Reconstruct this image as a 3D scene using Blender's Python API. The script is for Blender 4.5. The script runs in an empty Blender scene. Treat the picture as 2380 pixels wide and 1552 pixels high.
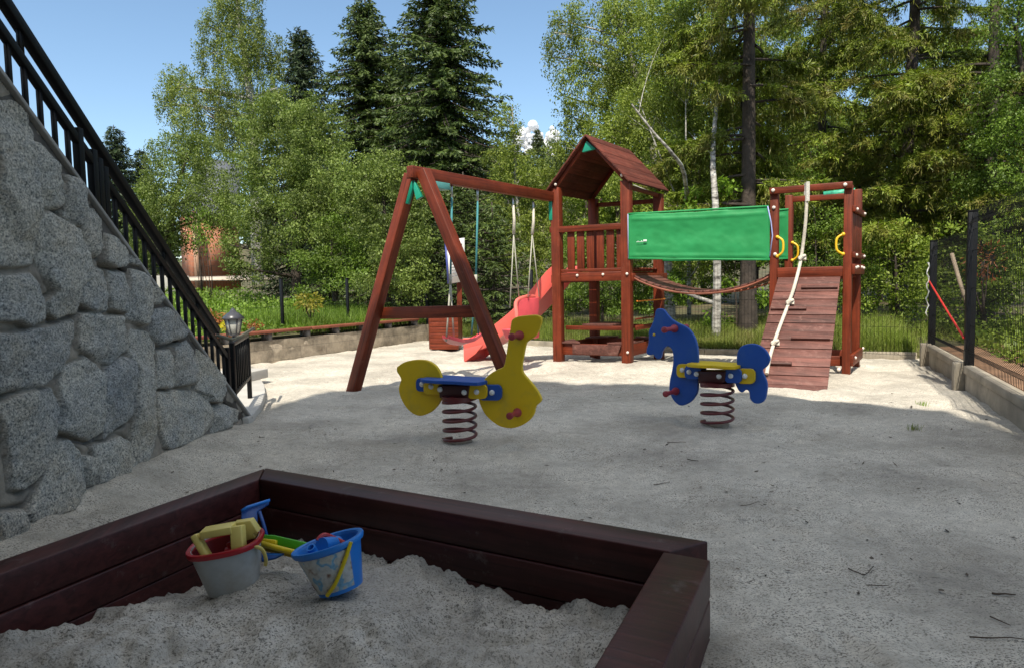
import bpy, math, random
import numpy as np
from math import sin, cos, tan, atan, radians as rad, pi
from mathutils import Vector, Matrix
random.seed(7)
RNG = np.random.default_rng(11)
S = bpy.context.scene
COL = S.collection

# ------------------------------------------------------------------ camera
CW, CH = 2380., 1552.
CF = 2034 / 3000 * 2380
EYE = np.array([0, 0, 1.25])
_p, _r = atan(148 / 2034), .0204
_f = np.array([0, cos(_p), -sin(_p)]); _u0 = np.array([0, sin(_p), cos(_p)]); _r0 = np.array([1., 0, 0])
_R = cos(_r) * _r0 - sin(_r) * _u0
_U = sin(_r) * _r0 + cos(_r) * _u0
cd = bpy.data.cameras.new('camera'); cam = bpy.data.objects.new('camera', cd); COL.objects.link(cam)
cd.sensor_width = 36; cd.lens = CF / CW * 36; cd.clip_start = .05; cd.clip_end = 6000
cam.matrix_world = Matrix(((_R[0], _U[0], -_f[0], EYE[0]), (_R[1], _U[1], -_f[1], EYE[1]), (_R[2], _U[2], -_f[2], EYE[2]), (0, 0, 0, 1)))
S.camera = cam

def ray(x, y): return _f + _R * (x - CW / 2) / CF + _U * (CH / 2 - y) / CF
def gnd(x, y, z=0.): d = ray(x, y); return EYE + d * ((z - EYE[2]) / d[2])
def atY(x, y, Y): d = ray(x, y); return EYE + d * (Y / d[1])
def atX(x, y, X): d = ray(x, y); return EYE + d * (X / d[0])
def onpl(x, y, P0, n): d = ray(x, y); return EYE + d * (((P0 - EYE) @ n) / (d @ n))
V3 = lambda *a: np.array(a, float)
def unit(v): v = np.asarray(v, float); return v / np.linalg.norm(v)
ZUP = V3(0, 0, 1)

# ------------------------------------------------------------------ materials
def newmat(name):
    m = bpy.data.materials.new(name); m.use_nodes = True
    nt = m.node_tree; nt.nodes.clear()
    out = nt.nodes.new('ShaderNodeOutputMaterial')
    return m, nt, out
def nd(nt, t, **kw):
    n = nt.nodes.new(t)
    for k, v in kw.items():
        if k.startswith('i_'): n.inputs[k[2:].replace('_', ' ')].default_value = v
        else: setattr(n, k, v)
    return n
def lk(nt, a, b): nt.links.new(a, b)
def ramp(nt, stops, interp='LINEAR'):
    r = nt.nodes.new('ShaderNodeValToRGB'); e = r.color_ramp.elements; r.color_ramp.interpolation = interp
    while len(e) < len(stops): e.new(.5)
    for i, (p, c) in enumerate(stops):
        e[i].position = p; e[i].color = (c[0], c[1], c[2], 1) if not isinstance(c, (int, float)) else (c, c, c, 1)
    return r
def mul(c, k): return tuple(min(1, x * k) for x in c)
def mixc(nt, fac, a, b, mode='MIX'):
    m = nt.nodes.new('ShaderNodeMix'); m.data_type = 'RGBA'; m.blend_type = mode
    for v, s in ((fac, m.inputs[0]), (a, m.inputs[6]), (b, m.inputs[7])):
        if hasattr(v, 'node'): nt.links.new(v, s)
        elif isinstance(v, (tuple, list)): s.default_value = (*v[:3], 1)
        else: s.default_value = v
    return m.outputs[2]
def simple(name, col, rough=.5, var=.12, scale=6, bump=.0, bscale=60, metal=0, spec=.5, dirt=None, dscale=3, rnd=0):
    m, nt, out = newmat(name)
    b = nd(nt, 'ShaderNodeBsdfPrincipled'); b.inputs['Roughness'].default_value = rough; b.inputs['Metallic'].default_value = metal
    b.inputs['Specular IOR Level'].default_value = spec
    tc = nd(nt, 'ShaderNodeTexCoord')
    n = nd(nt, 'ShaderNodeTexNoise'); n.inputs['Scale'].default_value = scale; n.inputs['Detail'].default_value = 6
    lk(nt, tc.outputs['Object'], n.inputs['Vector'])
    r = ramp(nt, [(.3, mul(col, 1 - var)), (.7, mul(col, 1 + var))]); lk(nt, n.outputs['Fac'], r.inputs['Fac'])
    c = r.outputs['Color']
    if rnd:
        g = nd(nt, 'ShaderNodeNewGeometry'); mr = nd(nt, 'ShaderNodeMapRange'); mr.inputs['To Min'].default_value = 1 - rnd; mr.inputs['To Max'].default_value = 1 + rnd
        lk(nt, g.outputs['Random Per Island'], mr.inputs['Value'])
        c = mixc(nt, 1., c, mr.outputs['Result'], 'MULTIPLY')
    if dirt:
        n2 = nd(nt, 'ShaderNodeTexNoise'); n2.inputs['Scale'].default_value = dscale; n2.inputs['Detail'].default_value = 8; n2.inputs['Roughness'].default_value = .7
        lk(nt, tc.outputs['Object'], n2.inputs['Vector'])
        r2 = ramp(nt, [(.5, 0), (.72, .85)]); lk(nt, n2.outputs['Fac'], r2.inputs['Fac'])
        c = mixc(nt, r2.outputs['Color'], c, dirt)
    lk(nt, c, b.inputs['Base Color'])
    if bump:
        n3 = nd(nt, 'ShaderNodeTexNoise'); n3.inputs['Scale'].default_value = bscale; n3.inputs['Detail'].default_value = 5
        lk(nt, tc.outputs['Object'], n3.inputs['Vector'])
        bm = nd(nt, 'ShaderNodeBump'); bm.inputs['Strength'].default_value = bump; bm.inputs['Distance'].default_value = .01
        lk(nt, n3.outputs['Fac'], bm.inputs['Height']); lk(nt, bm.outputs['Normal'], b.inputs['Normal'])
    lk(nt, b.outputs[0], out.inputs[0])
    return m
def woodmat(name, col, rough=.5, wear=None, wearamt=.62, spec=.28):
    m, nt, out = newmat(name)
    b = nd(nt, 'ShaderNodeBsdfPrincipled'); b.inputs['Roughness'].default_value = rough; b.inputs['Specular IOR Level'].default_value = spec
    at = nd(nt, 'ShaderNodeAttribute'); at.attribute_name = 'grain'
    mp = nd(nt, 'ShaderNodeMapping'); mp.inputs['Scale'].default_value = (1.6, 38, 38); lk(nt, at.outputs['Vector'], mp.inputs['Vector'])
    n = nd(nt, 'ShaderNodeTexNoise'); n.inputs['Scale'].default_value = 1; n.inputs['Detail'].default_value = 6; n.inputs['Distortion'].default_value = .8
    lk(nt, mp.outputs[0], n.inputs['Vector'])
    r = ramp(nt, [(.28, mul(col, .55)), (.5, col), (.75, mul(col, 1.4))]); lk(nt, n.outputs['Fac'], r.inputs['Fac'])
    g = nd(nt, 'ShaderNodeNewGeometry'); mr = nd(nt, 'ShaderNodeMapRange'); mr.inputs['To Min'].default_value = .66; mr.inputs['To Max'].default_value = 1.3
    lk(nt, g.outputs['Random Per Island'], mr.inputs['Value'])
    c = mixc(nt, 1., r.outputs['Color'], mr.outputs['Result'], 'MULTIPLY')
    n2 = nd(nt, 'ShaderNodeTexNoise'); n2.inputs['Scale'].default_value = 3.5; n2.inputs['Detail'].default_value = 7; n2.inputs['Roughness'].default_value = .65
    lk(nt, at.outputs['Vector'], n2.inputs['Vector'])
    r2 = ramp(nt, [(.35, .72), (.65, 1.15)]); lk(nt, n2.outputs['Fac'], r2.inputs['Fac'])
    c = mixc(nt, 1., c, r2.outputs['Color'], 'MULTIPLY')
    if wear:
        n4 = nd(nt, 'ShaderNodeTexNoise'); n4.inputs['Scale'].default_value = 9; n4.inputs['Detail'].default_value = 9; n4.inputs['Roughness'].default_value = .75
        lk(nt, at.outputs['Vector'], n4.inputs['Vector'])
        r4 = ramp(nt, [(wearamt - .08, 0), (wearamt + .1, .8)]); lk(nt, n4.outputs['Fac'], r4.inputs['Fac'])
        c = mixc(nt, r4.outputs['Color'], c, wear)
    lk(nt, c, b.inputs['Base Color'])
    bm = nd(nt, 'ShaderNodeBump'); bm.inputs['Strength'].default_value = .25; bm.inputs['Distance'].default_value = .004
    lk(nt, n.outputs['Fac'], bm.inputs['Height']); lk(nt, bm.outputs['Normal'], b.inputs['Normal'])
    lk(nt, b.outputs[0], out.inputs[0])
    return m
def leafmat(name, dark, light, trans=.35, nscale=.9, tint=None, rough=.5):
    m, nt, out = newmat(name)
    g = nd(nt, 'ShaderNodeNewGeometry')
    r = ramp(nt, [(0, dark), (.6, tuple((a + b) / 2 for a, b in zip(dark, light))), (1, light)]); lk(nt, g.outputs['Random Per Island'], r.inputs['Fac'])
    tc = nd(nt, 'ShaderNodeTexCoord'); n = nd(nt, 'ShaderNodeTexNoise'); n.inputs['Scale'].default_value = nscale; n.inputs['Detail'].default_value = 3
    lk(nt, tc.outputs['Object'], n.inputs['Vector'])
    r2 = ramp(nt, [(.35, .7), (.65, 1.3)]); lk(nt, n.outputs['Fac'], r2.inputs['Fac'])
    c = mixc(nt, 1., r.outputs['Color'], r2.outputs['Color'], 'MULTIPLY')
    if tint:
        n5 = nd(nt, 'ShaderNodeTexNoise'); n5.inputs['Scale'].default_value = nscale * 1.7; n5.inputs['Detail'].default_value = 5; n5.inputs['Roughness'].default_value = .7
        lk(nt, tc.outputs['Object'], n5.inputs['Vector'])
        r5 = ramp(nt, [(.5, 0), (.68, .8)]); lk(nt, n5.outputs['Fac'], r5.inputs['Fac'])
        c = mixc(nt, r5.outputs['Color'], c, tint)
    d = nd(nt, 'ShaderNodeBsdfPrincipled'); d.inputs['Roughness'].default_value = rough; d.inputs['Specular IOR Level'].default_value = .3
    t = nd(nt, 'ShaderNodeBsdfTranslucent'); lk(nt, c, d.inputs['Base Color'])
    ct = mixc(nt, 1., c, (1.1, 1.25, .5), 'MULTIPLY'); lk(nt, ct, t.inputs['Color'])
    mx = nd(nt, 'ShaderNodeMixShader'); mx.inputs[0].default_value = trans
    lk(nt, d.outputs[0], mx.inputs[1]); lk(nt, t.outputs[0], mx.inputs[2]); lk(nt, mx.outputs[0], out.inputs[0])
    return m

WOOD = (.18, .032, .0115)
M = {}
M['wood'] = woodmat('red_brown_wood', WOOD, wear=(.24, .085, .05), wearamt=.66)
M['ramp'] = woodmat('worn_ramp_wood', (.135, .054, .042), .6, wear=(.25, .13, .105), wearamt=.62)
M['roofwood'] = woodmat('roof_boards', (.125, .031, .019), .7, wear=(.16, .065, .045), wearamt=.62)
M['sandboxwood'] = woodmat('dark_sandbox_wood', (.062, .0165, .0155), .42, wear=(.14, .105, .10), wearamt=.66)
M['benchwood'] = woodmat('bench_wood', (.26, .085, .05), .55)
M['trunkpale'] = woodmat('pale_log', (.42, .33, .24), .8)
M['green'] = None
M['bolt'] = simple('white_bolt_cap', (.75, .66, .58), .35)
M['greenplast'] = simple('green_plastic', (.01, .27, .17), .35)
M['black'] = simple('black_paint', (.004, .004, .0045), .5, bump=.1, spec=.2)
M['postblack'] = simple('dark_fence_paint', (.010, .011, .014), .5, var=.3, spec=.25)
M['wire'] = simple('dark_wire', (.006, .006, .006), .6, spec=.15)
M['rope'] = simple('cream_rope', (.62, .56, .46), .85, scale=30, bump=.7, bscale=150)
M['tealrope'] = simple('teal_rope', (.05, .22, .24), .8, scale=30)
M['greyrope'] = simple('grey_rope', (.42, .40, .33), .85, scale=30)
M['metal'] = simple('galvanised_metal', (.45, .46, .46), .35, metal=.8)
M['swingred'] = simple('pink_red_plastic', (.75, .10, .12), .35)
M['slide'] = simple('coral_plastic', (.76, .125, .10), .33, var=.06, scale=2)
M['orange'] = simple('orange_plastic', (.85, .27, .03), .35)
M['yellowh'] = simple('yellow_handle_plastic', (.8, .48, .02), .35)
M['yellow'] = simple('yellow_panel', (.70, .47, .004), .5, var=.06, scale=3, bump=.05, bscale=300, dirt=(.50, .36, .04), dscale=5)
M['blue'] = simple('blue_panel', (.009, .075, .36), .42, var=.08, scale=3, bump=.05, bscale=300, dirt=(.03, .10, .33), dscale=5)
M['spring'] = simple('maroon_steel', (.11, .014, .016), .38, bump=.05, dirt=(.15, .05, .04), dscale=9)
M['maroon'] = simple('maroon_steel_cap', (.05, .008, .01), .4)
M['grip'] = simple('dull_red_grip', (.30, .035, .045), .5)
M['whitebolt'] = simple('white_bolt', (.7, .7, .68), .3)
M['concrete'] = simple('concrete', (.30, .26, .20), .9, var=.3, scale=3, bump=.5, bscale=40, dirt=(.12, .105, .085), dscale=2.2)
M['paleconcrete'] = simple('pale_concrete', (.46, .44, .40), .9, var=.12, scale=4, bump=.3)
M['stringer'] = simple('grey_concrete_edge', (.16, .15, .145), .85, var=.25, scale=5, bump=.5)
M['sign'] = simple('white_sign', (.8, .8, .78), .4, var=.03)
M['signblue'] = simple('blue_sign_edge', (.06, .08, .3), .4)
M['ink'] = simple('grey_print', (.25, .25, .27), .5)
M['whiteink'] = simple('white_print', (.75, .8, .75), .5)
M['lampblack'] = simple('lamp_iron', (.05, .05, .06), .35)
M['redrope'] = simple('red_cord', (.7, .04, .03), .7)
M['chain'] = simple('white_chain', (.65, .65, .62), .5)
M['twig'] = simple('dry_twig', (.07, .05, .035), .9, rnd=.5)
M['bark'] = simple('dark_bark', (.06, .045, .035), .9, var=.5, scale=9, bump=1, bscale=25)
M['sprucebark'] = simple('spruce_bark', (.05, .038, .03), .9, var=.5, scale=6, bump=1, bscale=22)
M['olive'] = simple('olive_rail', (.12, .11, .075), .5)
def m_birchbark():
    m, nt, out = newmat('birch_bark')
    b = nd(nt, 'ShaderNodeBsdfPrincipled'); b.inputs['Roughness'].default_value = .8
    tc = nd(nt, 'ShaderNodeTexCoord'); mp = nd(nt, 'ShaderNodeMapping'); mp.inputs['Scale'].default_value = (3, 3, 9); lk(nt, tc.outputs['Object'], mp.inputs['Vector'])
    n = nd(nt, 'ShaderNodeTexNoise'); n.inputs['Scale'].default_value = 1.6; n.inputs['Detail'].default_value = 7; n.inputs['Roughness'].default_value = .7; lk(nt, mp.outputs[0], n.inputs['Vector'])
    r = ramp(nt, [(.36, (.04, .035, .03)), (.48, (.32, .30, .27)), (.62, (.55, .53, .48))]); lk(nt, n.outputs['Fac'], r.inputs['Fac'])
    lk(nt, r.outputs['Color'], b.inputs['Base Color'])
    bm = nd(nt, 'ShaderNodeBump'); bm.inputs['Strength'].default_value = .6; bm.inputs['Distance'].default_value = .02; lk(nt, n.outputs['Fac'], bm.inputs['Height']); lk(nt, bm.outputs['Normal'], b.inputs['Normal'])
    lk(nt, b.outputs[0], out.inputs[0]); return m
M['birchbark'] = m_birchbark()
def m_canvas():
    m, nt, out = newmat('green_canvas')
    tc = nd(nt, 'ShaderNodeTexCoord'); n = nd(nt, 'ShaderNodeTexNoise'); n.inputs['Scale'].default_value = 5; n.inputs['Detail'].default_value = 6; lk(nt, tc.outputs['Object'], n.inputs['Vector'])
    r = ramp(nt, [(.3, (.018, .29, .08)), (.7, (.028, .36, .11))]); lk(nt, n.outputs['Fac'], r.inputs['Fac'])
    w1 = nd(nt, 'ShaderNodeTexNoise'); w1.inputs['Scale'].default_value = 260; lk(nt, tc.outputs['Object'], w1.inputs['Vector'])
    d = nd(nt, 'ShaderNodeBsdfPrincipled'); d.inputs['Roughness'].default_value = .6; lk(nt, r.outputs['Color'], d.inputs['Base Color'])
    bm = nd(nt, 'ShaderNodeBump'); bm.inputs['Strength'].default_value = .2; bm.inputs['Distance'].default_value = .003; lk(nt, w1.outputs['Fac'], bm.inputs['Height']); lk(nt, bm.outputs['Normal'], d.inputs['Normal'])
    t = nd(nt, 'ShaderNodeBsdfTranslucent'); lk(nt, r.outputs['Color'], t.inputs['Color'])
    mx = nd(nt, 'ShaderNodeMixShader'); mx.inputs[0].default_value = .25; lk(nt, d.outputs[0], mx.inputs[1]); lk(nt, t.outputs[0], mx.inputs[2]); lk(nt, mx.outputs[0], out.inputs[0])
    return m
M['green'] = m_canvas()
def m_sand(name, light, dark, speck):
    m, nt, out = newmat(name)
    b = nd(nt, 'ShaderNodeBsdfPrincipled'); b.inputs['Roughness'].default_value = .95; b.inputs['Specular IOR Level'].default_value = .15
    tc = nd(nt, 'ShaderNodeTexCoord')
    def noise(s, d=6, ro=.6, vec=None):
        n = nd(nt, 'ShaderNodeTexNoise'); n.inputs['Scale'].default_value = s; n.inputs['Detail'].default_value = d; n.inputs['Roughness'].default_value = ro
        lk(nt, vec or tc.outputs['Object'], n.inputs['Vector']); return n.outputs['Fac']
    r1 = ramp(nt, [(.30, mul(dark, .72)), (.44, dark), (.58, light)]); lk(nt, noise(1.3, 9, .62), r1.inputs['Fac'])
    r2 = ramp(nt, [(.3, .8), (.6, 1.08)]); lk(nt, noise(11, 8, .7), r2.inputs['Fac'])
    c = mixc(nt, 1., r1.outputs['Color'], r2.outputs['Color'], 'MULTIPLY')
    # dark grains and needle litter
    r3 = ramp(nt, [(.525, 0), (.60, .85)]); lk(nt, noise(125, 4, .65), r3.inputs['Fac'])
    r3b = ramp(nt, [(.36, .25), (.58, 1)]); lk(nt, noise(2.6, 5), r3b.inputs['Fac'])
    f = mixc(nt, 1., r3.outputs['Color'], r3b.outputs['Color'], 'MULTIPLY')
    c = mixc(nt, f, c, speck)
    mp = nd(nt, 'ShaderNodeMapping'); mp.inputs['Scale'].default_value = (56, 130, 56); mp.inputs['Rotation'].default_value = (0, 0, .35); lk(nt, tc.outputs['Object'], mp.inputs['Vector'])
    r5 = ramp(nt, [(.595, 0), (.65, .75)]); lk(nt, noise(1, 3, .5, mp.outputs[0]), r5.inputs['Fac'])
    r5b = ramp(nt, [(.4, .1), (.56, 1)]); lk(nt, noise(1.1, 4), r5b.inputs['Fac'])
    f2 = mixc(nt, 1., r5.outputs['Color'], r5b.outputs['Color'], 'MULTIPLY')
    c = mixc(nt, f2, c, speck)
    lk(nt, c, b.inputs['Base Color'])
    bm = nd(nt, 'ShaderNodeBump'); bm.inputs['Strength'].default_value = .8; bm.inputs['Distance'].default_value = .016
    add = nd(nt, 'ShaderNodeMath', operation='ADD'); lk(nt, noise(45, 8, .7), add.inputs[0]); lk(nt, noise(9, 6), add.inputs[1])
    lk(nt, add.outputs[0], bm.inputs['Height']); lk(nt, bm.outputs['Normal'], b.inputs['Normal'])
    lk(nt, b.outputs[0], out.inputs[0]); return m
M['sand'] = m_sand('pale_sand', (.625, .575, .49), (.47, .43, .365), (.10, .088, .07))
M['boxsand'] = m_sand('sandbox_sand', (.56, .53, .475), (.42, .395, .35), (.09, .082, .07))
def m_granite():
    m, nt, out = newmat('granite_masonry')
    b = nd(nt, 'ShaderNodeBsdfPrincipled'); b.inputs['Roughness'].default_value = .85
    tc = nd(nt, 'ShaderNodeTexCoord'); at = nd(nt, 'ShaderNodeAttribute'); at.attribute_name = 'stone'
    n = nd(nt, 'ShaderNodeTexNoise'); n.inputs['Scale'].default_value = 88; n.inputs['Detail'].default_value = 3; n.inputs['Roughness'].default_value = .7; lk(nt, tc.outputs['Object'], n.inputs['Vector'])
    r = ramp(nt, [(.33, (.045, .05, .055)), (.44, (.23, .235, .235)), (.56, (.385, .38, .36)), (.68, (.57, .555, .52))]); lk(nt, n.outputs['Fac'], r.inputs['Fac'])
    n2 = nd(nt, 'ShaderNodeTexNoise'); n2.inputs['Scale'].default_value = 2.2; n2.inputs['Detail'].default_value = 8; n2.inputs['Roughness'].default_value = .7; lk(nt, tc.outputs['Object'], n2.inputs['Vector'])
    r2 = ramp(nt, [(.3, (.72, .78, .86)), (.5, (1, .99, .96)), (.7, (1.1, 1.0, .86))]); lk(nt, n2.outputs['Fac'], r2.inputs['Fac'])
    c = mixc(nt, 1., r.outputs['Color'], r2.outputs['Color'], 'MULTIPLY')
    n3 = nd(nt, 'ShaderNodeTexNoise'); n3.inputs['Scale'].default_value = 14; n3.inputs['Detail'].default_value = 5; lk(nt, tc.outputs['Object'], n3.inputs['Vector'])
    r3 = ramp(nt, [(.3, (.20, .175, .145)), (.7, (.32, .285, .235))]); lk(nt, n3.outputs['Fac'], r3.inputs['Fac'])
    tn = nd(nt, 'ShaderNodeAttribute'); tn.attribute_name = 'tone'; tr_ = ramp(nt, [(0, (.88, .89, .90)), (.5, (1.06, 1.05, 1.02)), (1, (1.2, 1.17, 1.1))]); lk(nt, tn.outputs['Fac'], tr_.inputs['Fac'])
    c = mixc(nt, 1., c, tr_.outputs['Color'], 'MULTIPLY')
    c = mixc(nt, at.outputs['Fac'], r3.outputs['Color'], c)
    lk(nt, c, b.inputs['Base Color'])
    bm = nd(nt, 'ShaderNodeBump'); bm.inputs['Strength'].default_value = .9; bm.inputs['Distance'].default_value = .014
    n6 = nd(nt, 'ShaderNodeTexNoise'); n6.inputs['Scale'].default_value = 38; n6.inputs['Detail'].default_value = 7; n6.inputs['Roughness'].default_value = .7; lk(nt, tc.outputs['Object'], n6.inputs['Vector'])
    lk(nt, n6.outputs['Fac'], bm.inputs['Height']); lk(nt, bm.outputs['Normal'], b.inputs['Normal'])
    lk(nt, b.outputs[0], out.inputs[0]); return m
M['granite'] = m_granite()
M['soil'] = simple('mossy_soil', (.075, .07, .03), .95, var=.5, scale=1.2, bump=.6, bscale=14, dirt=(.16, .10, .06), dscale=.8)
M['redsoil'] = simple('reddish_soil', (.27, .155, .09), .95, var=.35, scale=3, bump=.6, bscale=20, dirt=(.10, .06, .035), dscale=2.5)
def m_lowwall():
    m, nt, out = newmat('stained_block_wall')
    b = nd(nt, 'ShaderNodeBsdfPrincipled'); b.inputs['Roughness'].default_value = .9
    tc = nd(nt, 'ShaderNodeTexCoord'); at = nd(nt, 'ShaderNodeAttribute'); at.attribute_name = 'grain'
    br = nd(nt, 'ShaderNodeTexBrick'); br.inputs['Scale'].default_value = 1; br.inputs['Brick Width'].default_value = .62; br.inputs['Row Height'].default_value = .2; br.inputs['Mortar Size'].default_value = .006; br.inputs['Mortar Smooth'].default_value = .6
    br.inputs['Color1'].default_value = (.36, .30, .225, 1); br.inputs['Color2'].default_value = (.28, .235, .175, 1); br.inputs['Mortar'].default_value = (.20, .17, .13, 1); br.offset = .37
    lk(nt, at.outputs['Vector'], br.inputs['Vector'])
    n = nd(nt, 'ShaderNodeTexNoise'); n.inputs['Scale'].default_value = 2.3; n.inputs['Detail'].default_value = 8; n.inputs['Roughness'].default_value = .7; lk(nt, tc.outputs['Object'], n.inputs['Vector'])
    r = ramp(nt, [(.34, .35), (.6, 1.25)]); lk(nt, n.outputs['Fac'], r.inputs['Fac'])
    c = mixc(nt, 1., br.outputs['Color'], r.outputs['Color'], 'MULTIPLY'); lk(nt, c, b.inputs['Base Color'])
    bm = nd(nt, 'ShaderNodeBump'); bm.inputs['Strength'].default_value = .5; bm.inputs['Distance'].default_value = .02; lk(nt, c, bm.inputs['Height']); lk(nt, bm.outputs['Normal'], b.inputs['Normal'])
    lk(nt, b.outputs[0], out.inputs[0]); return m
M['lowwall'] = m_lowwall()
def m_brick():
    m, nt, out = newmat('terracotta_brick')
    b = nd(nt, 'ShaderNodeBsdfPrincipled'); b.inputs['Roughness'].default_value = .9
    at = nd(nt, 'ShaderNodeAttribute'); at.attribute_name = 'grain'
    br = nd(nt, 'ShaderNodeTexBrick'); br.inputs['Scale'].default_value = 1; br.inputs['Brick Width'].default_value = .5; br.inputs['Row Height'].default_value = .25; br.inputs['Mortar Size'].default_value = .012
    br.inputs['Color1'].default_value = (.64, .26, .155, 1); br.inputs['Color2'].default_value = (.56, .22, .13, 1); br.inputs['Mortar'].default_value = (.42, .27, .2, 1)
    lk(nt, at.outputs['Vector'], br.inputs['Vector']); lk(nt, br.outputs['Color'], b.inputs['Base Color']); lk(nt, b.outputs[0], out.inputs[0]); return m
M['brick'] = m_brick()
M['slate'] = simple('grey_roof_tiles', (.10, .11, .13), .7, var=.25, scale=4)
M['plaster'] = simple('hotel_plaster', (.55, .5, .42), .9)
def m_glass_lamp():
    return simple('frosted_lamp_glass', (.36, .36, .33), .25, var=.05)
M['lampglass'] = m_glass_lamp()
def m_sticker():
    m, nt, out = newmat('printed_bucket_sleeve')
    b = nd(nt, 'ShaderNodeBsdfPrincipled'); b.inputs['Roughness'].default_value = .45
    tc = nd(nt, 'ShaderNodeTexCoord')
    n = nd(nt, 'ShaderNodeTexNoise'); n.inputs['Scale'].default_value = 13; n.inputs['Detail'].default_value = 2.5; lk(nt, tc.outputs['Object'], n.inputs['Vector'])
    r = ramp(nt, [(.36, (.16, .07, .04)), (.41, (.50, .50, .47)), (.53, (.50, .53, .53)), (.555, (.14, .36, .56)), (.61, (.22, .42, .60)), (.64, (.5, .5, .45))]); lk(nt, n.outputs['Fac'], r.inputs['Fac'])
    n2 = nd(nt, 'ShaderNodeTexNoise'); n2.inputs['Scale'].default_value = 70; lk(nt, tc.outputs['Object'], n2.inputs['Vector'])
    r2 = ramp(nt, [(.3, .75), (.6, 1)]); lk(nt, n2.outputs['Fac'], r2.inputs['Fac'])
    lk(nt, mixc(nt, 1., r.outputs['Color'], r2.outputs['Color'], 'MULTIPLY'), b.inputs['Base Color']); lk(nt, b.outputs[0], out.inputs[0]); return m
M['sticker'] = m_sticker()
M['bktwhite'] = simple('dusty_white_plastic', (.40, .42, .42), .5, var=.15, scale=10, dirt=(.30, .265, .21), dscale=4)
M['bktred'] = simple('red_rim_plastic', (.36, .012, .02), .35)
M['bktblue'] = simple('sky_blue_plastic', (.02, .19, .62), .35)
M['deepblue'] = simple('deep_blue_plastic', (.01, .07, .28), .4)
M['paleyellow'] = simple('pale_yellow_plastic', (.66, .54, .15), .45)
M['toyyellow'] = simple('toy_yellow', (.66, .5, .01), .4)
M['toygreen'] = simple('toy_green', (.06, .34, .01), .4)
M['cloud'] = None

# ------------------------------------------------------------------ mesh builder
def link_mesh(name, v, faces_flat, counts, mat, parent=None, smooth=False, attrs=None, origin=None):
    me = bpy.data.meshes.new(name)
    v = np.asarray(v, np.float32)
    o = bpy.data.objects.new(name, me); COL.objects.link(o)
    off = np.zeros(3, np.float32)
    if parent is not None:
        o.parent = parent; off = np.array(parent.get('_loc', (0, 0, 0)), np.float32)
        o['_loc'] = tuple(float(x) for x in off)
    elif origin is not None:
        off = np.array(origin, np.float32); o.location = origin; o['_loc'] = tuple(float(x) for x in origin)
    v = v - off
    n = len(v); counts = np.asarray(counts, np.int32); ff = np.asarray(faces_flat, np.int32)
    me.vertices.add(n); me.vertices.foreach_set('co', v.ravel())
    me.loops.add(len(ff)); me.loops.foreach_set('vertex_index', ff)
    me.polygons.add(len(counts)); st = np.zeros(len(counts), np.int32); st[1:] = np.cumsum(counts)[:-1]
    me.polygons.foreach_set('loop_start', st); me.polygons.foreach_set('loop_total', counts)
    if smooth: me.polygons.foreach_set('use_smooth', np.ones(len(counts), bool))
    for k, (typ, arr) in (attrs or {}).items():
        a = me.attributes.new(k, typ, 'POINT')
        a.data.foreach_set('vector' if typ == 'FLOAT_VECTOR' else 'value', np.asarray(arr, np.float32).ravel())
    me.update(calc_edges=True); me.validate()
    if mat is not None: me.materials.append(mat)
    return o

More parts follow.
